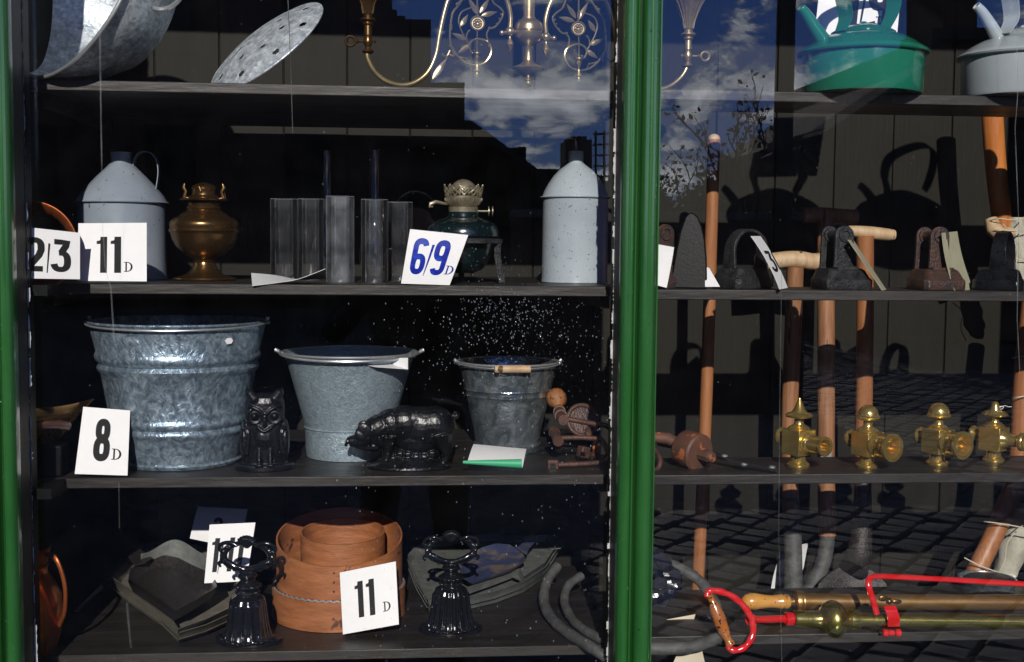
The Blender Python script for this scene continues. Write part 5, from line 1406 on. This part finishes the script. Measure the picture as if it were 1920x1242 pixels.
MB().box((0, 0, 0), (.011, .002, .009)).build('hole_shade_plate', IRON, t).matrix_local = M.Translation(X3(1037, 874, .0585)-t.location) @ RZ(-.12)  # black plate again standing in for the shade inside the socket
t = put('rusty_pulley', 'round rusty iron pulley behind the drill brace heads', 'pulley', 'L', 3, 1090, .30)
k = m(.30)
Rm = M.Translation(at(1092, 788, .28)-t.location) @ V((.15, -.9, .3)).to_track_quat('Z', 'Y').to_matrix().to_4x4()
MB().tube([Rm @ V((29*k*math.cos(a), 29*k*math.sin(a), 0)) for a in [2*PI*i/40 for i in range(40)]], .0045, 10, closed=True).build('rim', RUST, t)
MB().lathe([(0, 0), (28*k, -.001), (28*k, -.004), (0, -.006)], 36, Rm).build('disc', IRONR, t)

# right bay: turned wooden block, files, hook
t = put('wooden_pulley', 'thick reddish wooden disc on a square spindle at the left of the brass taps', 'wooden tool', 'R', 3, 1300, .10)
ax = V((.55, -.80, -.10)).normalized(); Q = ax.to_track_quat('Z', 'Y').to_matrix().to_4x4()
c = at(1298, 846, .08)-t.location
WR = mat('reddish_turned_wood', (0.15, 0.062, 0.034), (0.075, 0.042, 0.03), rough=.6, ns=22, bump=.5, bs=160, speck=((.42, .12, .04), 34, .60))
MB().lathe([(0, -.022), (.035, -.022), (.037, -.019), (.037, .017), (.034, .021), (0, .021)], 40, M.Translation(c) @ Q).build('turned_disc', WR, t)
MB().lathe([(0, .020), (.0125, .020), (.0125, .046), (.010, .052), (0, .053)], 8, M.Translation(c) @ Q).build('spindle', WR, t, smooth=20)
MB().tube([c-ax*.02+V((0, 0, .004)), c-ax*.05+V((-.01, 0, .012)), c+V((-.095, .05, .022))], [.010, .012, .010], 12).build('shaft', WR, t)
for (lab, a, b, wd) in (('long black flat file slanting to the shelf edge left of the taps', (1235, 815, .17), (1458, 893, -.005), .011), ('short black flat file under the long file', (1330, 858, .09), (1398, 884, .03), .012)):
    p0, p1 = at(*a), at(*b); z = ZS[('R', 3)]+(.013 if 'long' in lab else .003); p1.z = z-.004 if 'long' in lab else z; p0.z = z+.016 if 'long' in lab else z
    t = thing('file', lab, 'file', (p0+p1)/2, 0)
    d = (p1-p0); L = d.length; d.normalize(); sd = V((0, 0, 1)).cross(d).normalized()
    mb = MB(); vs = []
    for q in (p0, p1):
        for (aa, bb) in ((-1, -1), (1, -1), (1, 1), (-1, 1)): vs.append(q+sd*aa*wd/2+V((0, 0, bb*.0022)))
    mb.add(vs, [(0, 1, 2, 3), (7, 6, 5, 4)]+[(i, i+4, (i+1) % 4+4, (i+1) % 4) for i in range(4)]).build('blade', FILEM, t, world=True, bevel=.0006)
    if 'long' in lab:
        for f in (.42, .955): MB().lathe([(.003, 0), (.006, 0), (.006, .003), (.003, .003), (.003, 0)], 16, M.Translation(p0+(p1-p0)*f+V((0, 0, .002))-t.location)).build('rivet', WIRE, t)
t = put('iron_hook', 'rusty iron hook curling out beside the green column', 'hook', 'R', 3, 1225, .05)
MB().tube(spline([X3(1195, 838, .12), X3(1218, 838, .10), X3(1232, 850, .08), X3(1238, 866, .06), X3(1232, 880, .05), X3(1215, 884, .04), X3(1196, 884, .04)], 5), .0048, 12).build('hook_bar', RUST, t, world=True)

# brass taps
def tap(u, t_, label, top, kind, nz, knob, rot, sz=1.0):
    t = put('brass_tap', label, 'brass tap', 'R', 3, u, t_, math.radians(rot), 'brass taps in a row')
    k = m(t_)*sz
    MB().lathe([(0, 0), (19*k, 0), (20*k, 2*k), (20*k, 5*k), (17*k, 8*k), (14*k, 10*k), (13.5*k, 14*k), (13.5*k, 24*k), (0, 24*k)], 40).build('foot', BRASS, t)
    b0_, b1 = 22*k, 66*k
    MB().box((0, 0, (b0_+b1)/2), (41*k, 41*k, b1-b0_)).build('square_body', BRASS, t, bevel=.0012)
    MB().lathe([(19*k, b1-.0005), (20*k, b1+1*k), (17*k, b1+4*k), (12*k, b1+7*k), (9*k, b1+9*k), (8*k, b1+12*k), (8*k, b1+20*k), (10*k, b1+22*k), (0, b1+22*k)], 40).build('neck', BRASS, t)
    z = b1+20*k
    if kind == 'spire': pr = [(0, z), (10*k, z), (22*k, z+1*k), (24*k, z+4*k), (21*k, z+7*k), (13*k, z+10*k), (9*k, z+16*k), (6*k, z+24*k), (3*k, z+31*k), (2*k, z+34*k), (0, z+35*k)]
    elif kind == 'dome': pr = [(0, z), (14*k, z), (20*k, z+2*k), (22*k, z+4*k), (20*k, z+5*k), (21*k, z+7*k), (19*k, z+9*k)]+[(18.5*k*math.cos(a), z+9*k+19*k*math.sin(a)) for a in [PI/2*i/8 for i in range(9)]]
    else: pr = [(0, z), (14*k, z), (22*k, z+1*k), (24*k, z+4*k), (22*k, z+6*k), (20*k, z+6*k), (18*k, z+9*k), (10*k, z+12*k), (8*k, z+18*k), (6.5*k, z+24*k), (4*k, z+27*k), (0, z+28*k)]
    MB().lathe(pr, 40).build('cap', BRASS, t)
    # spout on the +x face, hollow
    zc_ = (b0_+b1)/2
    R_ = TR(20*k, 0, zc_) @ RY(PI/2)
    ro, L_ = nz
    if kind == 'low':
        pr = [(18*k, 0), (14*k, 6*k), (11*k, 12*k), (11*k, 26*k), (14*k, 28*k), (17*k, 31*k), (17*k, 36*k), (15*k, 38*k), (10*k, 38*k), (9*k, 34*k), (9*k, 16*k), (0, 16*k)]
    elif kind == 'spire':
        pr = [(19*k, 0), (19*k, 3*k), (16.5*k, 4*k), (16.5*k, 9*k), (15*k, 10*k), (15*k, (L_-5)*k), (17*k, (L_-4)*k), (17*k, L_*k), (13*k, L_*k), (12.5*k, (L_-3)*k), (12*k, 5*k), (0, 5*k)]
    else:
        pr = [(22*k, 0), (23*k, 2*k), (23*k, 5*k), (20*k, 8*k), (20*k, 13*k), (22*k, 15*k), (22*k, (L_-9)*k), (ro*k, (L_-7)*k), (ro*1.03*k, (L_-4)*k), (ro*k, L_*k), (ro*.74*k, L_*k), (ro*.70*k, (L_-3)*k), (ro*.68*k, 4*k), (0, 4*k)]
    MB().lathe(pr, 44, R_).build('spout', BRASS, t, smooth=45)
    R2 = TR(-20*k, 0, zc_+4*k) @ RY(-PI/2)
    MB().lathe([(9*k, 0), (7*k, 5*k), (6*k, 9*k), (8*k, 12*k), (14*k, 15*k), (16*k, 19*k), (15*k, 23*k), (9*k, 26*k), (0, 27*k)], 32, R2).build('knob', BRASS, t)
    return t
tap(1496, .075, 'brass tap with pointed spire cap, first in the row', 0, 'spire', (15, 42), 0, -62, 1.12)
tap(1625, .065, 'brass tap with domed cap and widest spout, second in the row', 0, 'dome', (25, 40), 0, -64, 1.08)
tap(1757, .085, 'brass tap with domed cap standing third in the row', 0, 'dome', (25, 38), 0, -66, 1.08)
tap(1862, .115, 'brass tap with low capped top and flared spout, last in the row', 0, 'low', (15, 42), 0, -52, 1.05)
t = thing('thread', 'scrap of white thread caught above the last brass tap', 'thread', at(1885, 765, .10))
MB().tube(spline([at(u, v, .11) for u, v in ((1872, 766), (1876, 762), (1882, 764), (1876, 768), (1873, 765), (1884, 761), (1890, 763), (1897, 763))], 3), .0006, 5).build('strand', PAPER, t, world=True)

# ---- row four
t = put('copper_jug', 'copper jug in the shade at the left end of the lowest shelf', 'jug', 'L', 4, 52, .02)
t.scale = (.78, .78, 1.22)
MB().lathe([(0, .001), (.060, .001), (.066, .008), (.076, .035), (.080, .060), (.076, .085), (.062, .105), (.050, .118), (.046, .128), (.047, .134), (.052, .150), (.056, .158), (.054, .158), (.044, .132), (0, .12)], 48).build('jug_body', COPPER, t)
MB().tube(ringpts((0, 0, .131), .048, 40), .0022, 8, closed=True).build('neck_ring', COPPER, t)
MB().tube(spline([V((.052, -.02, .150)), V((.080, -.04, .145)), V((.098, -.045, .11)), V((.096, -.04, .07)), V((.078, -.02, .045))], 5), .0045, 10).build('handle', COPPER, t)

def pan(name, label, outline, ztop, zbot, shrink, m_, tab=None, loc=None, open_=None, cat='pan', flow=None, group=None):
    """tray: rim outline traced on the plane of its rim, floor lower and smaller"""
    zs = ZS[('L', 4)]
    R1 = [plane(u, v, zs+ztop) for u, v in outline]
    c = sum(R1, V((0, 0, 0)))/len(R1)
    R1 = [a.lerp(b, f) for a, b in zip(R1, R1[1:]+R1[:1]) for f in (0, .5)]
    base = V((c.x, c.y, zs+zbot))
    t = thing(name, label, cat, base, 0, group)
    def ring(s_, z): return [V((c.x+(p.x-c.x)*s_, c.y+(p.y-c.y)*s_, z)) for p in R1]
    rings = [ring(shrink-.02, zs+zbot), ring(shrink, zs+zbot+.001), ring(.985, zs+ztop-.002), ring(1.0, zs+ztop), ring(.985, zs+ztop), ring(shrink-.01, zs+zbot+.0045)]
    n = len(R1); vs = [v for r in rings for v in r]
    fs = [(j*n+i, j*n+(i+1) % n, (j+1)*n+(i+1) % n, (j+1)*n+i) for j in range(len(rings)-1) for i in range(n)]
    fs += [tuple(range(n))[::-1]]
    # inner floor as a fan with its own centre
    vs.append(V((c.x, c.y, zs+zbot+.003))); q = len(vs)-1; o5 = 5*n
    fs += [(o5+i, o5+(i+1) % n, q) for i in range(n)]
    MB().add(vs, fs).build('pan_body', m_, t, world=True, smooth=30)
    if tab:
        T_ = [plane(u, v, zs+ztop+.004) for u, v in tab]
        mb = MB().add(T_+[p-V((0, 0, .0016)) for p in T_], [tuple(range(len(T_))), tuple(range(2*len(T_)-1, len(T_)-1, -1))]+[(i, i+len(T_), (i+1) % len(T_)+len(T_), (i+1) % len(T_)) for i in range(len(T_))])
        mb.build('tab_handle', m_, t, world=True, smooth=0, bevel=.0005)
    return t
big = [(203, 1098), (250, 1132), (300, 1166), (335, 1200), (385, 1185), (440, 1160), (452, 1110), (440, 1062), (400, 1030), (330, 1018), (270, 1030), (225, 1062)]
pan('baking_pan', 'large grey green dustpan lowest in the left pile', [(u, v) for u, v in big], .016, .001, .92, TRAYG, group='steel pans in the left pile')
pan('baking_pan', 'grey green pan second from bottom of the left pile', [(u+2, v-13) for u, v in big], .032, .012, .93, TRAYG, group='steel pans in the left pile')
pan('baking_pan', 'dark steel pan with long left wall, middle of the left pile', [(208, 1082), (262, 1118), (322, 1160), (334, 1180), (385, 1162), (440, 1135), (445, 1085), (420, 1045), (370, 1022), (310, 1020), (262, 1035), (228, 1058)], .045, .022, .90, TRAYG, group='steel pans in the left pile')
top = [(242, 1085), (291, 1118), (329, 1146), (368, 1124), (407, 1100), (400, 1076), (361, 1060), (335, 1046), (310, 1041), (286, 1044), (262, 1054), (244, 1068)]
pan('baking_pan', 'black pan just under the topmost of the left pile', [(u-2, v+7) for u, v in top], .066, .044, .88, TRAYB, group='steel pans in the left pile')
pan('baking_pan', 'black rough baked pan with tab handle on top of the left pile', top, .080, .058, .84, TRAYB, tab=[(240, 1044), (262, 1029), (286, 1046), (272, 1056), (252, 1060)], group='steel pans in the left pile')
t = put('curved_sheet', 'curved blue green steel sheet standing behind the black pans', 'steel sheet', 'L', 4, 335, .38)
MB().sheet(lambda a, b: at(264+130*a, (1024-14*math.cos(PI*2*(a-.5))+4*a)*(1-b)+b*1078, .34+.05*math.sin(PI*a)), 16, 3, .0012).build('sheet', SLATE, t, world=True)
t = put('steel_strip', 'pale steel strip leaning in the dark beside the left pans', 'steel strip', 'L', 4, 165, .30)
MB().add([at(138, 1148, .20), at(190, 1096, .34), at(194, 1104, .34), at(146, 1148, .20)], [(0, 1, 2, 3)]).build('strip', TRAYG, t, world=True, smooth=0).modifiers.new('s', 'SOLIDIFY').thickness = .001

s2 = [(763, 1062), (778, 1044), (806, 1034), (870, 1022), (930, 1018), (985, 1022), (1030, 1020), (1052, 1026), (1040, 1048), (1024, 1072), (985, 1098), (930, 1118), (870, 1132), (820, 1142), (800, 1140), (780, 1105)]
pan('dustpan', 'long blue green steel dustpan lowest in the right pile', s2, .020, .001, .94, SLATE, group='dustpans in the right pile')
pan('dustpan', 'long blue green steel dustpan in the middle of the right pile', [(u, v-9) for u, v in s2], .036, .016, .94, SLATE, tab=[(1018, 1020), (1040, 1010), (1064, 1012), (1052, 1028), (1034, 1030)], group='dustpans in the right pile')
pan('dustpan', 'upper blue green steel dustpan of the right pile', [(u-2, v-17) for u, v in s2[:11]]+[(975, 1066), (925, 1085), (870, 1104), (820, 1122), (800, 1124), (780, 1088)], .050, .032, .95, SLATE, group='dustpans in the right pile')
pan('dustpan', 'dustpan with worn bright blue paint on top of the right pile', [(862, 1062), (880, 1040), (905, 1026), (930, 1019), (955, 1021), (980, 1036), (986, 1050), (965, 1064), (925, 1078), (880, 1092), (866, 1084)], .066, .054, .86, BLUET, tab=[(968, 1028), (980, 1018), (1004, 1015), (992, 1028), (988, 1040)], group='dustpans in the right pile')

# bentwood hoops
def hoop(u, t_, r_px, z0, ztf, ztb, label, gap=None, name='bentwood_hoop', wire=False, nudge=None):
    z_s = ZS[('L', 4)]; t = thing(name, label, 'wooden hoop', on(u, z_s, t_), 0, 'bentwood sieve hoops')
    k = m(t_); r = r_px*k; n = 72; th = .0035
    rings = []
    for rr, top in ((r-th, 1), (r, 1), (r, 0), (r-th, 0)):
        rg = []
        for i in range(n):
            a = 2*PI*i/n; y = rr*math.sin(a); z = (ztf+(ztb-ztf)*(y+r)/(2*r)) if top else z0
            rg.append(V((rr*math.cos(a), y, z)))
        rings.append(rg)
    vs = [v for q in rings for v in q]
    fs = [(j*n+i, j*n+(i+1) % n, ((j+1) % 4)*n+(i+1) % n, ((j+1) % 4)*n+i) for j in range(4) for i in range(n)]
    MB().add(vs, [f[::-1] for f in fs]).build('bent_band', BENT, t, smooth=30)
    # lapped end of the band, held by tacks
    if nudge:
        a0, a1, zz = nudge
        MB().sheet(lambda a, b: V(((r+.0012)*math.cos(a0+(a1-a0)*a), (r+.0012)*math.sin(a0+(a1-a0)*a), (z0+.002)*(1-b)+(ztf-.002+(ztb-ztf)*((r+.001)*math.sin(a0+(a1-a0)*a)+r)/(2*r))*b)) if True else 0, 10, 3, .0012).build('lapped_end', BENT, t, smooth=40)
        for q in range(3): MB().ball(((r+.0022)*math.cos(a0+.10), (r+.0022)*math.sin(a0+.10), z0+.018+q*.018), (.0022, .0022, .0022), 8).build('tack', IRONR, t)
    if wire:
        pts = []
        for i in range(180):
            a = 2*PI*i/180; pts.append(V(((r-.004+.0012*math.cos(i*2.0))*math.cos(a), (r-.004)*math.sin(a), ztf+.001+.0014*math.sin(i*2.0))))
        MB().tube(pts, .0020, 6, closed=True).build('wire_binding', WIRE, t)
    return t
hoop(636, .228, 125, .001, .059, .059, 'lowest wide bentwood hoop bound with twisted wire', wire=True)
hoop(637, .228, 118, .061, .126, .186, 'upper tilted bentwood hoop resting on the wire bound hoop', nudge=(-1.70, -1.05, 0))
hoop(643, .232, 79, .070, .157, .172, 'small bentwood hoop nested inside the wide hoops')
for o in []: pass

# cast iron bell shaped doorstops
def bell(u, t_, label, sc_=1.0, rot=0, flutes=7):
    t = put('bell_doorstop', label, 'doorstop', 'L', 4, u, t_, math.radians(rot), 'ornate black iron doorstops')
    k = m(t_)*sc_; b = MB()
    # half oval plate
    poly = [(66*math.cos(a), -46*math.sin(a)) for a in [PI*i/24 for i in range(25)]]
    pl = [V((x*k, (y+10)*k, 0)) for x, y in poly]+[V((-52*k, 22*k, 0)), V((52*k, 22*k, 0))]
    n = len(pl)
    vs = pl+[p+V((0, 0, 9*k)) for p in pl]+[V((p.x*.9, p.y*.88, 13*k)) for p in pl]
    b.add(vs, [tuple(range(n))[::-1], tuple(range(2*n, 3*n))]+[(j*n+i, j*n+(i+1) % n, (j+1)*n+(i+1) % n, (j+1)*n+i) for j in (0, 1) for i in range(n)])
    b.lathe([(0, 8*k), (47*k, 8*k), (46*k, 16*k), (43*k, 24*k), (40*k, 40*k), (37*k, 60*k), (35*k, 80*k), (31*k, 90*k), (22*k, 95*k), (14*k, 97*k), (0, 97*k)], 84, lobe=(flutes*2, .035))
    for s in range(flutes):
        a = -PI/2+(s-(flutes-1)/2)*.42
        b.tube(spline([V((36*k*math.cos(a), 36*k*math.sin(a), 80*k)), V((41*k*math.cos(a), 41*k*math.sin(a), 40*k)), V((48*k*math.cos(a), 48*k*math.sin(a), 18*k)), V((58*k*math.cos(a+.12), 52*k*math.sin(a+.12), 13*k))], 4), 2.4*k, 6)
        for q in (-1, 1):
            c = V((54*k*math.cos(a+q*.13), 46*k*math.sin(a+q*.13), 13*k))
            b.tube([c+V((5*k*math.cos(f), 4*k*math.sin(f), 0)) for f in [2*PI*i/10 for i in range(10)]], 2.0*k, 6, closed=True)
    b.lathe([(0, 92*k), (14*k, 94*k), (21*k, 97*k), (22*k, 101*k), (18*k, 104*k), (23*k, 108*k), (24*k, 114*k), (19*k, 120*k), (13*k, 124*k), (15*k, 128*k), (19*k, 133*k), (16*k, 138*k), (0, 140*k)], 48)
    for i in range(14):
        a = 2*PI*i/14; b.ball((22*k*math.cos(a), 22*k*math.sin(a), 101*k), 3.2*k, 8); b.ball((23*k*math.cos(a), 23*k*math.sin(a), 113*k), 4.2*k, 8)
    # the ring shaped handle with leaves
    zc_ = 170*k; rx, rz = 47*k, 27*k
    pts = [V((rx*math.cos(a), 0, zc_+rz*math.sin(a))) for a in [2*PI*i/36 for i in range(36)]]
    b.tube(pts, [ (6.0+1.5*math.cos(2*a))*k for a in [2*PI*i/36 for i in range(36)]], 10, closed=True)
    for i in range(36):
        a = 2*PI*i/36
        if i % 2 == 0: b.ball((rx*1.05*math.cos(a), -4*k, zc_+rz*1.08*math.sin(a)), (4.2*k, 4.5*k, 4.2*k), 8)
    for s in (-1, 1):
        b.tube(spline([V((s*8*k, -2*k, 146*k)), V((s*24*k, -5*k, 152*k)), V((s*40*k, -3*k, 160*k)), V((s*56*k, 0, 156*k)), V((s*52*k, 0, 148*k))], 4), [6*k]*9+[5*k, 4*k, 4*k, 3.5*k, 3*k, 3*k, 2.5*k, 2*k], 8)
        b.tube(spline([V((s*46*k, 0, 176*k)), V((s*55*k, 0, 184*k)), V((s*50*k, -3*k, 194*k)), V((s*34*k, -5*k, 198*k)), V((s*18*k, -5*k, 192*k))], 4), [4*k]*17, 8)
    for q in range(-3, 4):   # shell crest
        a = PI/2+q*.30
        b.tube([V((0, -3*k, 188*k)), V((16*k*math.cos(a), -6*k, 192*k+14*k*math.sin(a))), V((22*k*math.cos(a), -4*k, 193*k+20*k*math.sin(a)))], [3*k, 4.6*k, 2.2*k], 8)
        b.tube([V((0, -3*k, 150*k)), V((14*k*math.cos(a), -6*k, 146*k-10*k*math.sin(a)+8*k))], [3*k, 4*k], 8)
    b.ball((0, -3*k, 205*k), (7*k, 6*k, 8*k), 10)
    b.build('cast_doorstop', IRONB, t, remesh=.0011, lap=1)
bell(465, .052, 'large ornate black iron doorstop with ring handle before the 1/11 card', .97, -8, 5)
bell(845, .095, 'fluted black iron doorstop with ring handle in front of the dustpans', .93, 0, 9)

# hoses
def hose(label, paths, r):
    p0 = at(*paths[0][0]); t = thing('rubber_hose', label, 'hose', p0, 0)
    for pth in paths:
        A = spline([at(*p) for p in pth], 6)
        MB().tube(A, [r*(1+.05*math.sin(i*1.3)) for i in range(len(A))], 16).build('hose_length', HOSE, t, world=True, smooth=60)
    return t
hose('old grey rubber hose curving down beside the middle column in the left bay', [[(1045, 1062, .30), (1025, 1092, .26), (1020, 1128, .20), (1034, 1160, .12), (1066, 1188, .04), (1105, 1212, -.03), (1150, 1242, -.06)]], .0105)
hose('shorter grey hose piece lying inside the larger curve in the left bay', [[(1090, 1080, .28), (1066, 1098, .25), (1058, 1128, .20), (1072, 1160, .12), (1096, 1182, .06), (1140, 1206, .0)]], .0090)
hose('grey rubber hose looping behind the wooden grip in the right bay', [[(1190, 1040, .26), (1235, 1052, .24), (1275, 1066, .22), (1312, 1090, .20), (1336, 1124, .16), (1350, 1160, .12), (1356, 1200, .08)]], .0110)
t = hose('grey rubber hose end bound with wire at the shelf front', [[(1190, 1214, -.02), (1240, 1217, -.03), (1290, 1214, -.03), (1325, 1204, -.02), (1347, 1196, -.01)], [(1252, 1200, .10), (1285, 1192, .10), (1312, 1176, .10), (1326, 1160, .11)]], .0115)
for i, u in enumerate((1232, 1240, 1248)):
    c = at(u, 1204+i, .085)-t.location
    MB().tube([c+V((0, .009*math.cos(a), .012*math.sin(a))) for a in [2*PI*j/16 for j in range(16)]], .0014, 6, closed=True).build('wire_clip', BRASS, t)
t = thing('plastic_bag', 'crumpled black plastic bag tucked by the green column', 'plastic bag', on(1236, ZS[('R', 4)], .16))
lumpy([at(1228, 1030, .20), at(1240, 1060, .19), at(1244, 1095, .18), at(1232, 1132, .17)], [.012, .026, .030, .020], seed=9, amp=.22).build('crumpled_film', PLASTIC, t, world=True, smooth=20)

# brass garden syringes and red clamp frame
t = put('garden_syringe', 'brass garden syringe with red D handle lying along the shelf front', 'garden syringe', 'R', 4, 1600, .035)
T5 = .02
def Q5(u, v, dt=0): return at(u, v, T5+dt)
def QB(u, v): return Q5(u, v, -.03-.02*(v-1116)/100)
gp = [QB(1328, 1116), QB(1333, 1122), QB(1338, 1134), QB(1345, 1152), QB(1354, 1176), QB(1361, 1192), QB(1366, 1202), QB(1370, 1210)]
MB().tube(spline(gp, 3), [.0085, .0078, .0070, .0064, .0066, .0075, .0088, .0100, .0112, .0120, .0124, .0124, .0120, .0112, .0102, .0090, .0080, .0070, .0072, .0088, .0092, .0090], 18).build('wooden_grip', VARND, t, world=True)
MB().tube(spline([QB(1326, 1120), QB(1328, 1110), QB(1342, 1108), QB(1368, 1116), QB(1392, 1134), QB(1408, 1160), QB(1412, 1186), QB(1402, 1208), QB(1385, 1219), QB(1370, 1218), QB(1366, 1210)], 6), [.0062+.0006*math.sin(i) for i in range(61)], 12, flat=.85).build('handle_bow', REDP, t, world=True)
MB().tube(spline([Q5(1407, 1162, -.036), Q5(1414, 1162, -.03), Q5(1430, 1162, -.02), Q5(1466, 1161), Q5(1473, 1161)], 3), [.012, .010, .0085, .0075, .0070, .0068, .0068, .0070, .0072, .0072, .0076, .0080, .0085], 16).build('handle_stem', REDP, t, world=True)
c = Q5(1472, 1161)-t.location; k = m(T5)
ax = (Q5(1900, 1166)-Q5(1472, 1161)).normalized(); QQ = M.Translation(c) @ ax.to_track_quat('Z', 'Y').to_matrix().to_4x4()
MB().lathe([(0, 0), (11*k, 0), (13*k, 1.5*k), (13*k, 15*k), (11*k, 17*k), (0, 17*k)], 32, QQ).build('red_socket', REDP, t)
MB().lathe([(r*k, z*k) for z, r in ((17, 0), (17, 16), (19, 17.5), (38, 17.5), (39, 15.5), (42, 15.5), (43, 17), (46, 17), (47, 15.5), (49, 15.5), (50, 17), (66, 16.5), (70, 18), (74, 24), (80, 31), (88, 36), (96, 38), (104, 36), (112, 31), (119, 25), (124, 20), (128, 19), (130, 21), (136, 21.5), (142, 20.5), (149, 20), (150, 14), (600, 14), (610, 14), (610, 0))], 48, QQ).build('brass_barrel', mat('weathered_brass', (0.66, 0.55, 0.14), (0.46, 0.38, 0.10), rough=.22, metal=.95, ns=26, bump=.25, bs=70, rvar=.08), t)
t = put('garden_syringe', 'second syringe with varnished wooden handle and copper brown tube behind the first', 'garden syringe', 'R', 4, 1640, .12)
T6 = .10; k = m(T6); c = at(1389, 1128, T6)-t.location
ax = (at(1900, 1130, T6+.01)-at(1389, 1128, T6)).normalized(); Q6 = M.Translation(c) @ ax.to_track_quat('Z', 'Y').to_matrix().to_4x4()
MB().lathe([(r*k, z*k) for z, r in ((0, 0), (2, 6), (8, 13), (16, 16), (28, 16.5), (42, 14), (56, 12.5), (68, 12.5), (78, 14), (82, 15), (84, 12.5), (86, 12.5), (88, 14.5), (94, 14), (98, 11), (98, 0))], 36, Q6).build('wooden_handle', VARN, t)
MB().lathe([(r*k, z*k) for z, r in ((98, 0), (98, 8), (106, 8), (107, 15), (109, 21), (112, 22), (118, 22), (120, 20.5), (122, 21.5), (124, 21.5), (126, 16), (720, 16), (720, 0))], 36, Q6).build('brass_tube', mat('copper_brown_brass', (0.46, 0.25, 0.09), (0.33, 0.21, 0.08), rough=.33, metal=.8, ns=18, bump=.1, bs=60, rvar=.1), t)
t = thing('clamp_frame', 'red painted clamp frame with brass wing nut gripping the brass barrel', 'clamp', at(1668, 1190, .03))
MB().tube(spline([Q5(1644, 1152, -.012), Q5(1638, 1130, -.012), Q5(1631, 1108, -.010), Q5(1628, 1094, -.006), Q5(1632, 1084, 0), Q5(1646, 1081, .01), Q5(1680, 1082, .02), Q5(1760, 1086, .03), Q5(1860, 1092, .04), Q5(1990, 1099, .05)], 6), .0058, 10, flat=.7).build('frame_bar', REDP, t, world=True)
mb = MB()
def strap(a, b):
    pts = [(1650, 1130), (1664, 1132), (1676, 1144), (1680, 1162), (1676, 1178), (1670, 1184)]
    return V((0, 0, 0))
A = spline([Q5(1668, 1136, -.020), Q5(1672, 1146, -.026), Q5(1676, 1160, -.027), Q5(1676, 1176, -.022)], 4); n = len(A)-1
MB().sheet(lambda a, b: A[round(a*n)]+V(((b-.5)*.024, 0, 0)), n, 3, .003).build('clamp_strap', REDP, t, world=True, smooth=50, bevel=.0008)
for (u0_, u1_, mm, r_) in ((1646, 1654, IRON, .0055), (1654, 1664, REDP, .0078), (1665, 1677, REDP, .0058), (1678, 1689, REDP, .0078)):
    p0, p1 = Q5(u0_, 1187, -.018), Q5(u1_, 1187, -.018)
    MB().tube([p0, p0+(p1-p0)*.15, p0+(p1-p0)*.85, p1], [r_*.7, r_, r_, r_*.7], 16).build('hinge_knuckle', mm, t, world=True)
mb = MB(); c = Q5(1667, 1128, -.028)-t.location
mb.ball((c.x, c.y, c.z), (.0065, .006, .0065), 14)
mb.ball((c.x-.012, c.y, c.z+.006), (.009, .0022, .0062), 14); mb.ball((c.x+.015, c.y, c.z-.001), (.010, .0022, .0045), 14)
mb.build('wing_nut', BRASSD, t)
